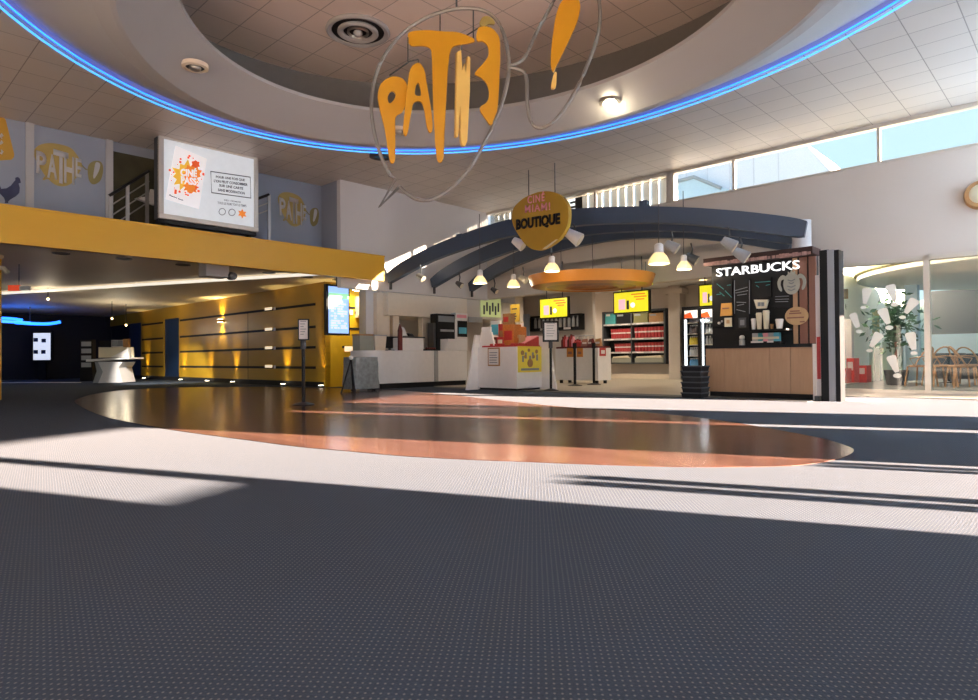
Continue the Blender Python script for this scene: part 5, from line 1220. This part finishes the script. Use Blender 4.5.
# local frame of the kiosk: x = -v, y = +u
fe = Fr(W(cu_, cv_-lx+.0, 0), FL)
def wing(pts, x_, nm): 
    bm = BM(); hexa(bm, [(x_, y, z) for y, z in pts], [(x_-.06, y, z) for y, z in pts]); obj(nm, bm, 'white_lacquer', t)
w1 = -.36; zt = fe.L(472, 335)[1]
wing([(w1, 0), (rx+.1, 0), (rx-.1, zt), (w1+.30, zt)], lx, 'side_wing')
bm = BM(); a0 = fA.L(479.5, 330)[0]; a1 = fA.L(489, 330)[0]; z1 = fA.L(484, 327)[1]
hexa(bm, [(a0-.06, .05, hz), (a1+.12, .05, hz), (a1+.12, .1, hz), (a0-.06, .1, hz)], [(a0, .05, z1-.12), (a1+.02, .05, z1-.12), (a1+.02, .1, z1-.12), (a0, .1, z1-.12)])
obj('back_panel', bm, 'white_lacquer', t)
bm = BM(); box(bm, a0+.02, a1-.01, .05, .1, z1-.12, z1); obj('panel_tab', bm, 'white_lacquer', t)
bm = BM(); zt2 = fB.L(541, 336)[1]; hexa(bm, [(-.2, rx, 0), (.42, rx, 0), (.20, rx, zt2), (-.2, rx, zt2)], [(-.2, rx+.06, 0), (.42, rx+.06, 0), (.20, rx+.06, zt2), (-.2, rx+.06, zt2)]); obj('side_wing', bm, 'white_lacquer', t)
bm = BM(); box(bm, lx+.12, -.02, .02, rx-.02, hz, hz+.035); obj('red_tray', bm, 'red', t)
# poster on the right face: x local = +0, so a plate on plane x=+
(a, z0), (b_, z1) = fB.L(517.8, 372.5), fB.L(541, 346.5)
t = thing('yellow_poster', 'yellow poster with small dark figures on the corner kiosk', 'poster', Fr(W(cu_, cv_-.012, 0), FL))
bm = BM(); box(bm, a, b_, 0, .012, z0, z1); obj('sheet', bm, 'yellow_card', t)
random.seed(9); w_, h = b_-a, z1-z0
bm = BM()
for x, z, r in ((.18, .75, .07), (.45, .85, .05), (.78, .8, .06), (.5, .35, .12), (.3, .6, .05), (.65, .6, .05)): cyl(bm, (a+w_*x, 0, z0+h*z), (a+w_*x, -.008, z0+h*z), r*.8, n=12)
obj('figures', bm, 'brown_card', t)
bm = BM()
for x, z in ((.2, .55), (.32, .68), (.62, .68), (.8, .6), (.5, .55)): box(bm, a+w_*x-.03, a+w_*x+.03, -.006, 0, z0+h*z-.09, z0+h*z+.05)
box(bm, a+.1, b_-.1, -.006, 0, z0+.04, z0+.09); obj('dark_print', bm, 'ink_grey', t)
(a, z0), (b_, z1) = fA.L(488.5, 366), fA.L(500, 347.5)
t = thing('framed_notice', 'brown framed price notice on the front of the corner kiosk', 'notice', Fr(W(cu_-.012, cv_, 0), FR))
bm = BM(); box(bm, a, b_, -.01, .012, z0, z1); obj('frame', bm, 'brown_card', t)
bm = BM(); box(bm, a+.03, b_-.03, -.016, -.01, z0+.03, z1-.03); obj('sheet', bm, 'paper', t)
bm = BM()
for k in range(5): box(bm, a+.06, b_-.06-.02*(k % 2), -.02, -.016, z0+.07+k*(z1-z0-.14)/5, z0+.09+k*(z1-z0-.14)/5)
obj('print', bm, 'ink_grey', t)
# goods on the kiosk
T0 = hz+.035
def good(nm, lab, cat, px, d, w_, dp, h, mt, grp=None, lift=0, lid=None, rz=FR):
    x, _ = fA.L(px, 346, d); o = thing(nm, lab, cat, loc=fA.w(x, d, T0+lift), rz=rz, group=grp)
    bm = BM(); box(bm, -w_/2, w_/2, -dp/2, dp/2, 0, h); obj('carton', bm, mt, o, bev=.004)
    bm = BM(); box(bm, -w_*.35, w_*.35, -dp/2-.004, -dp/2, h*.25, h*.7); obj('label_print', bm, lid or 'cream', o)
    return o
B_ = 'snack cartons piled on the corner kiosk'
good('snack_carton', 'dark red carton at the left foot of the pile', 'box', 496, .3, .22, .2, .2, 'dark_red', B_)
good('snack_carton', 'small red carton second from the left in the pile', 'box', 503, .3, .2, .2, .2, 'red', B_)
good('snack_carton', 'big orange carton standing in the middle of the pile', 'box', 512, .35, .34, .26, .48, 'orange_box', B_, lid='red')
good('snack_carton', 'brown carton on top of the big orange carton', 'box', 509, .35, .2, .2, .26, 'brown_card', B_, .48, 'red')
good('snack_carton', 'red brown carton behind the small red carton', 'box', 505, .55, .24, .2, .52, 'red', B_, 0, 'brown_card')
good('snack_carton', 'pale brown carton at the right of the pile', 'box', 519, .45, .22, .2, .24, 'oak_pale', B_, 0, 'orange_box')
good('snack_carton', 'orange carton behind the pale brown carton', 'box', 520, .7, .24, .2, .44, 'orange_box', B_, 0, 'cream')
for k, (px, lab) in enumerate(((511, 'left small white tub on the orange carton'), (514, 'middle small white tub on the orange carton'), (517.2, 'right small white tub beside the yellow sign'))):
    x, _ = fA.L(px+4, 338, .7); o = thing('white_tub', lab, 'tub', loc=fA.w(fA.L(518.2+k*1.7, 340, .7)[0], .66+.04*k, T0+.44), rz=FR, group='small white tubs on the pile')
    bm = BM(); lathe(bm, [(.03, 0), (.035, .1)], n=14); obj('body', bm, 'white', o, smooth=True)
    bm = BM(); lathe(bm, [(.038, .1), (.038, .125)], n=14); obj('lid', bm, 'cream', o)
x, z0 = fA.L(494, 341, .7); _, z1 = fA.L(494, 320.5, .7)
t = thing('gift_card_display', 'white and blue card display at the back left of the kiosk', 'display', loc=fA.w(x, .75, T0), rz=FR)
bm = BM(); box(bm, -.16, .16, 0, .06, 0, z1-T0); obj('board', bm, 'white', t)
bm = BM(); box(bm, -.13, .10, -.01, 0, (z1-T0)*.45, (z1-T0)*.85); obj('blue_picture', bm, 'blue_card', t)
x, z0 = fA.L(517, 322, 1.0); _, z1 = fA.L(517, 304.5, 1.0)
t = thing('yellow_sign', 'yellow board sign rising behind the carton pile', 'sign', loc=fA.w(x, .92, T0), rz=FR)
bm = BM(); box(bm, -.02, .02, 0, .03, 0, z0-T0); obj('stem', bm, 'black', t)
bm = BM(); box(bm, -.14, .14, 0, .03, z0-T0, z1-T0); obj('board', bm, mat('sign_yellow', (.62, .42, .05), .5), t)
bm = BM()
for zz, w_ in ((.3, .09), (.18, .05), (.12, .07), (.06, .04)): box(bm, -w_, w_*.8, -.008, 0, z0-T0+zz, z0-T0+zz+.03)
obj('print', bm, 'ink', t)
t = thing('pink_candy_bin', 'sloping red candy bin at the right back of the kiosk', 'bin', loc=W(cu_+.55, cv_+.32, T0), rz=FR)
bm = BM(); hexa(bm, [(-.25,-.2,0),(.25,-.2,0),(.25,.35,0),(-.25,.35,0)], [(-.25,-.2,.03),(.25,-.2,.03),(.25,.35,.22),(-.25,.35,.22)]); obj('body', bm, 'red', t)
bm = BM(); hexa(bm, [(-.22,-.17,.035),(.22,-.17,.035),(.22,.32,.215),(-.22,.32,.215)], [(-.22,-.17,.05),(.22,-.17,.05),(.22,.32,.23),(-.22,.32,.23)]); obj('sweets', bm, 'pink_print', t)
bm = BM(); random.seed(21)
x0 = lx+.2
for i in range(46): ball(bm, (x0+random.random()*.95, .04+random.random()*.5, T0+.02), .035, 1, 1)
o = obj('candy', bm, 'red', None, W(cu_, cv_, 0), FR); tag(o, 'loose red candy spread over the kiosk tray', 'candy', None, 'stuff')
# ================================================================== second sales kiosk
c2 = Vector(W(14.55, 9.95, 0)); f2A = Fr(c2, FR); f2B = Fr(c2, FL)
p = G(598, 384.3); c2 = p.copy(); f2A = Fr(c2, FR); f2B = Fr(c2, FL)
t = thing('island_kiosk', 'beige white island kiosk with orange stickers behind the barrier posts', 'kiosk', f2A)
lx2 = f2A.L(555.5, 370)[0]; rx2 = f2B.L(611, 370)[0]; h2 = f2A.L(598, 346)[1]
bm = BM(); box(bm, lx2, 0, 0, rx2, .1, h2-.05); obj('body', bm, 'white_lacquer', t)
xm = f2A.L(576, 370)[0]; bm = BM(); box(bm, xm-.01, xm+.01, -.006, 0, .1, h2-.05); obj('panel_joint', bm, 'ink_grey', t)
bm = BM(); box(bm, lx2+.02, -.02, .02, rx2-.02, h2-.05, h2); obj('red_top', bm, 'dark_red', t)
for x, y in ((lx2+.12, .12), (-.12, .12), (-.12, rx2-.12), (lx2+.12, rx2-.12)):
    bm = BM(); cyl(bm, (x, y, 0), (x, y, .1), .05, n=12); obj('foot', bm, 'black', t)
for x0_, x1_, lab in ((567, 573.5, 'left orange sticker on the front of the island kiosk'), (577, 583, 'right orange sticker on the front of the island kiosk')):
    (a, z0), (b_, z1) = f2A.L(x0_, 357), f2A.L(x1_, 348); o = thing('orange_sticker', lab, 'sticker', Fr(f2A.w(0, -.012, 0), FR), group='orange stickers on the island kiosk')
    bm = BM(); box(bm, a, b_, 0, .01, z0, z1); obj('sheet', bm, 'orange_paint', o)
    bm = BM(); box(bm, a+.05, b_-.05, -.005, 0, z0+.08, z1-.1); obj('print', bm, 'walnut', o)
(a, z0), (b_, z1) = f2B.L(599.5, 356), f2B.L(605.5, 348); o = thing('red_sticker', 'red sticker on the right side of the island kiosk', 'sticker', Fr(c2-D2*.012, FL))
bm = BM(); box(bm, a, b_, 0, .01, z0, z1); obj('sheet', bm, 'red', o)
bm = BM(); box(bm, a+.06, b_-.06, -.005, 0, z0+.06, z1-.06); obj('print', bm, 'paper', o)
random.seed(31)
xs = lin(lx2+.12, -.75, 9)
nth = ('leftmost', 'second', 'third', 'fourth', 'fifth', 'sixth', 'seventh', 'eighth', 'ninth')
for k, x in enumerate(xs):
    h = (.30, .34, .32, .30, .36, .33, .2, .22, .2)[k]
    o = thing('sauce_bottle', nth[k] + ' bottle from the left on the island kiosk top', 'bottle', loc=f2A.w(x, .22, h2), rz=FR, group='bottles on the island kiosk')
    bm = BM(); lathe(bm, [(.065, 0), (.065, h*.6), (.03, h*.78), (.03, h*.9)], n=14); obj('body', bm, ('dark_red', 'red', 'pink_print')[k % 3] if k < 6 else 'red', o, smooth=True)
    bm = BM(); lathe(bm, [(.034, h*.9), (.034, h)], n=12); obj('cap', bm, 'white' if k == 2 else 'dark_red', o)
o = thing('wire_basket', 'teal grey wire basket on the island kiosk', 'basket', loc=f2A.w(-.95, .55, h2), rz=FR)
bm = BM()
for z in (.02, .17, .32): tube(bm, [(-.3, -.2, z), (.3, -.2, z), (.3, .2, z), (-.3, .2, z)], .014, 6, True)
for x in lin(-.3, .3, 6):
    tube(bm, [(x, -.2, .02), (x, -.2, .32)], .01, 5); tube(bm, [(x, .2, .02), (x, .2, .32)], .01, 5)
obj('wires', bm, 'grey_plastic', o)
for k, (x, rot) in enumerate(((-.6, .4), (-.38, -.3), (-.15, .2))):
    o = thing('dark_bag', nth[k] + ' crumpled dark red bag at the right of the island kiosk top', 'bag', loc=f2A.w(x, .25, h2), rz=FR+rot, group='bags on the island kiosk')
    bm = BM(); hexa(bm, [(-.1,-.08,0),(.1,-.08,0),(.1,.08,0),(-.1,.08,0)], [(-.07,-.02,.2),(.08,-.02,.22),(.08,.02,.22),(-.07,.02,.2)]); obj('pouch', bm, ('walnut', 'dark_red', 'brown_card')[k], o)
    bm = BM(); box(bm, -.06, .06, -.07, -.05, .07, .12); obj('print', bm, 'paper', o)
# ================================================================== yellow screens
for x0_, x1_, y0_, y1_, Y, lab in ((540.5, 567, 297.5, 318, 15.5, 'left yellow menu screen under the orange canopy'), (614.5, 648, 290.5, 313, 14.2, 'middle yellow menu screen under the right end of the canopy'), (700, 722, 284, 306, 14.0, 'right yellow menu screen half hidden by the coffee kiosk')):
    f = Fr(DP((x0_+x1_)/2, 300, Y), FR); f.o.z = 0
    t = thing('menu_screen', lab, 'screen', f, group='yellow menu screens')
    (a, z0), (b_, z1) = f.L(x0_, y1_), f.L(x1_, y0_); w_, h = b_-a, z1-z0
    bm = BM(); box(bm, a-.03, b_+.03, 0, .08, z0-.03, z1+.03); obj('case', bm, 'black', t)
    bm = BM(); box(bm, a, b_, -.01, 0, z0, z1); obj('screen', bm, 'screen_yellow', t)
    bm = BM(); box(bm, a+w_*.14, a+w_*.34, -.016, -.01, z0+h*.14, z0+h*.66); obj('popcorn_picture', bm, mat('screen_pink', (.8, .45, .5), .4, emit=(.8, .42, .5), es=.6), t)
    bm = BM(); box(bm, a+w_*.38, a+w_*.45, -.016, -.01, z0+h*.14, z0+h*.58); obj('drink_picture', bm, 'ink', t)
    bm = BM(); cyl(bm, (a+w_*.56, -.01, z0+h*.34), (a+w_*.56, -.018, z0+h*.34), h*.13, n=16); obj('price_disc', bm, 'screen_white', t)
    bm = BM()
    for k, (p, q) in enumerate(((.52, .92), (.6, .96), (.66, .9))): box(bm, a+w_*p, a+w_*q, -.016, -.01, z0+h*(.84-.13*k), z0+h*(.90-.13*k))
    obj('headline', bm, 'splash_orange', t)
    for x in (a+w_*.2, a+w_*.8):
        bm = BM(); cyl(bm, (x, .04, z1), (x, .04, 3.05 if Y > 14.9 else 2.95), .012, n=8); obj('hanger', bm, 'charcoal', t)
t = thing('canopy_lamp', 'small glowing yellow light box above the middle menu screen', 'lamp', loc=DP(634, 285, 14.6), rz=FR)
bm = BM(); hexa(bm, [(-.42,-.1,-.1),(.42,-.1,-.02),(.42,.1,-.02),(-.42,.1,-.1)], [(-.25,-.1,.0),(.42,-.1,.12),(.42,.1,.12),(-.25,.1,.0)]); obj('case', bm, 'lime', t)
bm = BM(); tube(bm, [(.3, 0, .1), (.3, 0, .5)], .01, 6); obj('hanger', bm, 'charcoal', t)
# ================================================================== cup cabinet on the back wall
fs = Fr(W(19.5, 11.7, 0), FR)
D0 = -.42
t = thing('cup_cabinet', 'dark open wall cabinet filled with red cups', 'cabinet', fs)
(a, z0), (b_, z1) = fs.L(602.5, 364, D0), fs.L(665, 308, D0)
bm = BM(); box(bm, a, b_, -.03, 0, z0, z1); obj('back_panel', bm, 'black_matte', t)
for xa, xb, za, zb in ((a, b_, z1-.06, z1), (a, b_, z0, z0+.05), (a, a+.06, z0+.05, z1-.06), (b_-.06, b_, z0+.05, z1-.06)):
    bm = BM(); box(bm, xa, xb, D0, -.03, za, zb); obj('frame_board', bm, 'charcoal', t)
shz = [fs.L(635, y, D0)[1] for y in (323, 338, 351.5)]
for z in shz:
    bm = BM(); box(bm, a+.06, b_-.06, D0, -.03, z-.06, z); o = obj('shelf', bm, 'plaster_grey', t)
    bm = BM()
    for x in lin(a+.2, b_-.5, 4): box(bm, x, x+.28, D0-.006, D0, z-.05, z-.012)
    obj('price_strip', bm, 'paper', o)
xm = a+(b_-a)*.48; bm = BM(); box(bm, xm-.025, xm+.025, D0, -.03, z0+.05, z1-.06); obj('divider', bm, 'charcoal', t)
def rowcups(z, xs_, h, lab, grp):
    proto = None
    for k, x in enumerate(xs_):
        if proto is None:
            proto = thing('red_cup', lab, 'cup', loc=fs.w(x, D0+.14, z), rz=FR, group=grp)
            bm = BM(); lathe(bm, [(.05, 0), (.072, h*.9), (.078, h*.9), (.078, h)], n=14); obj('body', bm, 'red_cup', proto, smooth=True)
            bm = BM(); lathe(bm, [(.064, h*.5), (.067, h*.64)], n=14, cap=False); o = obj('pale_band', bm, 'paper', proto); 
            o.scale = (1.03, 1.03, 1)
        else: dup(proto, fs.w(x, D0+.14, z))
rowcups(shz[1], lin(a+.35, xm-.12, 8), .33, 'red and white cup on the left half of the middle cabinet shelf', 'red cups on the middle shelf, left half')
rowcups(shz[1], lin(xm+.12, b_-.14, 9), .36, 'red and white cup on the right half of the middle cabinet shelf', 'red cups on the middle shelf, right half')
rowcups(shz[2], lin(a+.5, xm-.12, 7), .28, 'red and white cup on the left half of the lower cabinet shelf', 'red cups on the lower shelf, left half')
rowcups(shz[2], lin(xm+.12, b_-.14, 9), .30, 'red and white cup on the right half of the lower cabinet shelf', 'red cups on the lower shelf, right half')
for x0_, x1_, h, mt, lab in ((a+.1, a+.5, .4, 'teal', 'teal carton on the left of the top cabinet shelf'), (a+.55, xm-.06, .36, 'black', 'black carton on the top cabinet shelf'), (xm+.06, xm+.6, .34, 'olive', 'olive carton right of the divider on the top shelf'), (xm+.65, b_-.1, .30, 'brown_card', 'brown carton at the right end of the top shelf')):
    o = thing('storage_carton', lab, 'box', loc=fs.w(x0_, D0+.05, shz[0]), rz=FR, group='cartons on the top cabinet shelf')
    bm = BM(); box(bm, 0, x1_-x0_, 0, .3, 0, h); obj('carton', bm, mt, o)
    bm = BM(); box(bm, .04, (x1_-x0_)*.5, -.005, 0, h*.72, h*.9); obj('label_print', bm, 'paper' if mt == 'teal' else 'ink_grey', o)
for x0_, x1_, lab in ((a+.35, xm-.06, 'left stack of pale paper trays at the cabinet bottom'), (xm+.1, b_-.1, 'right stack of pale paper trays at the cabinet bottom')):
    o = thing('paper_tray_stack', lab, 'trays', loc=fs.w(x0_, D0+.04, z0+.05), rz=FR, group='paper trays at the cabinet bottom')
    bm = BM(); box(bm, 0, x1_-x0_, 0, .3, 0, .16); obj('carton', bm, 'olive_grey', o)
    bm = BM(); hexa(bm, [(.06,-.01,.16),(x1_-x0_-.04,-.01,.16),(x1_-x0_-.04,.28,.16),(.06,.28,.16)], [(.06,-.01,.2),(x1_-x0_-.1,-.01,.24),(x1_-x0_-.1,.28,.24),(.06,.28,.2)]); obj('trays', bm, 'cream', o)
# ================================================================== drinks fridge
fd = Fr(W(19.45, 9.3, 0), FR); D0 = -.7
t = thing('drinks_fridge', 'tall glass door drinks fridge with lit shelves', 'fridge', fd)
(a, _), (b_, z1) = fd.L(682, 340, D0), fd.L(722, 304.5, D0)
bm = BM(); box(bm, a, b_, -.08, -.02, .1, z1); obj('back', bm, 'charcoal', t)
for xa, xb, za, zb in ((a, a+.07, .1, z1), (b_-.07, b_, .1, z1), (a+.07, b_-.07, z1-.1, z1), (a, b_, .0, .38)):
    bm = BM(); box(bm, xa, xb, D0, -.08, za, zb); obj('cabinet_side', bm, 'black', t)
xm = fd.L(700, 340, D0)[0]
bm = BM(); box(bm, xm-.06, xm+.04, D0-.02, D0+.1, .38, z1-.1); obj('door_post', bm, 'black', t)
for xa, xb in ((a+.1, xm-.08), (xm+.06, b_-.1)):
    bm = BM(); box(bm, xa, xb, D0-.01, D0+.03, z1-.36, z1-.12); o = obj('header', bm, 'lightbox_white', t)
    bm = BM(); hexa(bm, [(xa,D0-.02,z1-.36),(xa+.28,D0-.02,z1-.36),(xa+.28,D0-.01,z1-.36),(xa,D0-.01,z1-.36)], [(xa,D0-.02,z1-.24),(xa+.2,D0-.02,z1-.18),(xa+.2,D0-.01,z1-.18),(xa,D0-.01,z1-.24)]); obj('header_print', bm, 'splash_red', o)
bm = BM(); box(bm, a+.075, a+.13, D0+.02, D0+.08, .42, z1-.4); obj('light_tube', bm, 'fridge_glow', t)
bm = BM(); box(bm, xm+.045, xm+.08, D0+.06, D0+.1, .42, z1-.4); obj('light_tube', bm, 'fridge_glow', t)
lamp('fridge_light', 'AREA', ((a+b_)/2, D0+.1, z1-.42), 18, (.85, .95, 1), .8, rot=(0, 0, 0), parent=t)
fz_ = [.42+.345*k for k in range(5)]
cols = ('bottle_blue', 'bottle_grey', 'bottle_yellow', 'bottle_dark', 'bottle_dark')
sh = ('bottom', 'second', 'middle', 'fourth', 'top')
for k, z in enumerate(fz_):
    bm = BM(); box(bm, a+.07, b_-.07, D0+.04, -.08, z-.02, z); obj('shelf', bm, 'alu', t)
    for side, xs_ in (('left', lin(a+.22, xm-.14, 5)), ('right', lin(xm+.16, b_-.16, 5))):
        proto = None
        for x in xs_:
            if proto is None:
                proto = thing('drink_bottle', 'bottle on the %s shelf behind the %s fridge door' % (sh[k], side), 'bottle', loc=fd.w(x, D0+.16, z), rz=FR, group='%s fridge shelf bottles, %s door' % (sh[k], side))
                mt = cols[k] if side == 'left' else 'bottle_grey'
                bm = BM(); lathe(bm, [(.042, 0), (.045, .02), (.045, .16), (.018, .22), (.018, .24)], n=12); obj('body', bm, mt, proto, smooth=True)
                bm = BM(); lathe(bm, [(.021, .24), (.021, .265)], n=10); obj('cap', bm, 'paper', proto)
            else: dup(proto, fd.w(x, D0+.16, z))
# ================================================================== bottle shelf on the wall left of the cup cabinet
fsB = Fr(W(17.3, 13.2, 0), FR); D0 = -.3
t = thing('bottle_shelf', 'black wall shelf holding a row of grey bottles', 'shelf', fsB)
(a, z0), (b_, z1) = fsB.L(530, 331, D0), fsB.L(579.5, 315, D0)
zs_ = fsB.L(555, 327.5, D0)[1]
bm = BM(); box(bm, a, b_, D0, -.02, zs_-.1, zs_); obj('board', bm, 'black', t)
bm = BM(); box(bm, a, b_, -.05, -.02, zs_, z1); obj('back_panel', bm, 'charcoal', t)
bm = BM(); box(bm, a, b_, D0+.02, -.02, z1, z1+.06); obj('top_board', bm, 'black', t)
for xa in (a, b_-.05): bm = BM(); box(bm, xa, xa+.05, D0, -.05, zs_, z1); obj('side', bm, 'black', t)
for x in (a+.6, b_-.5):
    bm = BM(); box(bm, x-.14, x+.14, D0-.01, D0, zs_-.08, zs_-.01); obj('price_tag', bm, 'paper', t)
proto = None
for k, x in enumerate(lin(a+.15, b_-.15, 11)):
    if proto is None:
        proto = thing('syrup_bottle', 'grey bottle standing on the black wall shelf', 'bottle', loc=fsB.w(x, D0+.12, zs_), rz=FR, group='grey bottles on the black wall shelf')
        bm = BM(); lathe(bm, [(.055, 0), (.055, .26), (.022, .34), (.022, .40)], n=14); obj('body', bm, 'bottle_grey', proto, smooth=True)
        bm = BM(); lathe(bm, [(.026, .40), (.026, .43)], n=10); obj('cap', bm, 'charcoal', proto)
    else: dup(proto, fsB.w(x, D0+.12, zs_))
p = PU(526, 335, 17.0); t = thing('pale_blue_panel', 'narrow pale blue lit panel left of the bottle shelf', 'panel', loc=(p.x, p.y, 0), rz=FR); f = Fr((p.x, p.y, 0), FR)
(a, z0), (b_, z1) = f.L(523.5, 334), f.L(528.5, 314)
bm = BM(); box(bm, a, b_, 0, .06, 0, z1); obj('panel', bm, mat('pale_blue', (.45, .55, .68), .5), t)

for k, (u, v, lab) in enumerate(((15.2, 7.0, 'recessed fill light added nearest the drinks fridge'), (15.2, 9.6, 'recessed fill light added above the island kiosk'), (15.2, 12.0, 'recessed fill light added above the carton pile'), (18.3, 8.6, 'rear recessed fill light added before the drinks fridge'), (18.3, 11.6, 'rear recessed fill light added before the cup cabinet'), (18.3, 13.9, 'rear recessed fill light added before the bottle shelf'))):
    t = thing('shop_fill_light', lab, 'downlight', loc=W(u, v, 3.05), group='recessed lights added to brighten the shop')
    bm = BM(); lathe(bm, [(.16, 0), (.16, -.02), (.12, -.02), (.11, 0)], n=20, cap=False); obj('trim_ring', bm, 'white', t)
    bm = BM(); lathe(bm, [(.115, -.004), (.115, -.012)], n=20); obj('lens', bm, 'lamp_warm', t)
    lamp('shop_fill_beam', 'SPOT', (0, 0, -.05), 130, (1, .85, .66), .12, rot=(0, 0, 0), parent=t, spot=2.5, blend=.7)  # lamps added in the shop ceiling to brighten the dark interior
WORLD, SUNP, FROST, EXPO = .84, 116.0, 2.1, .60
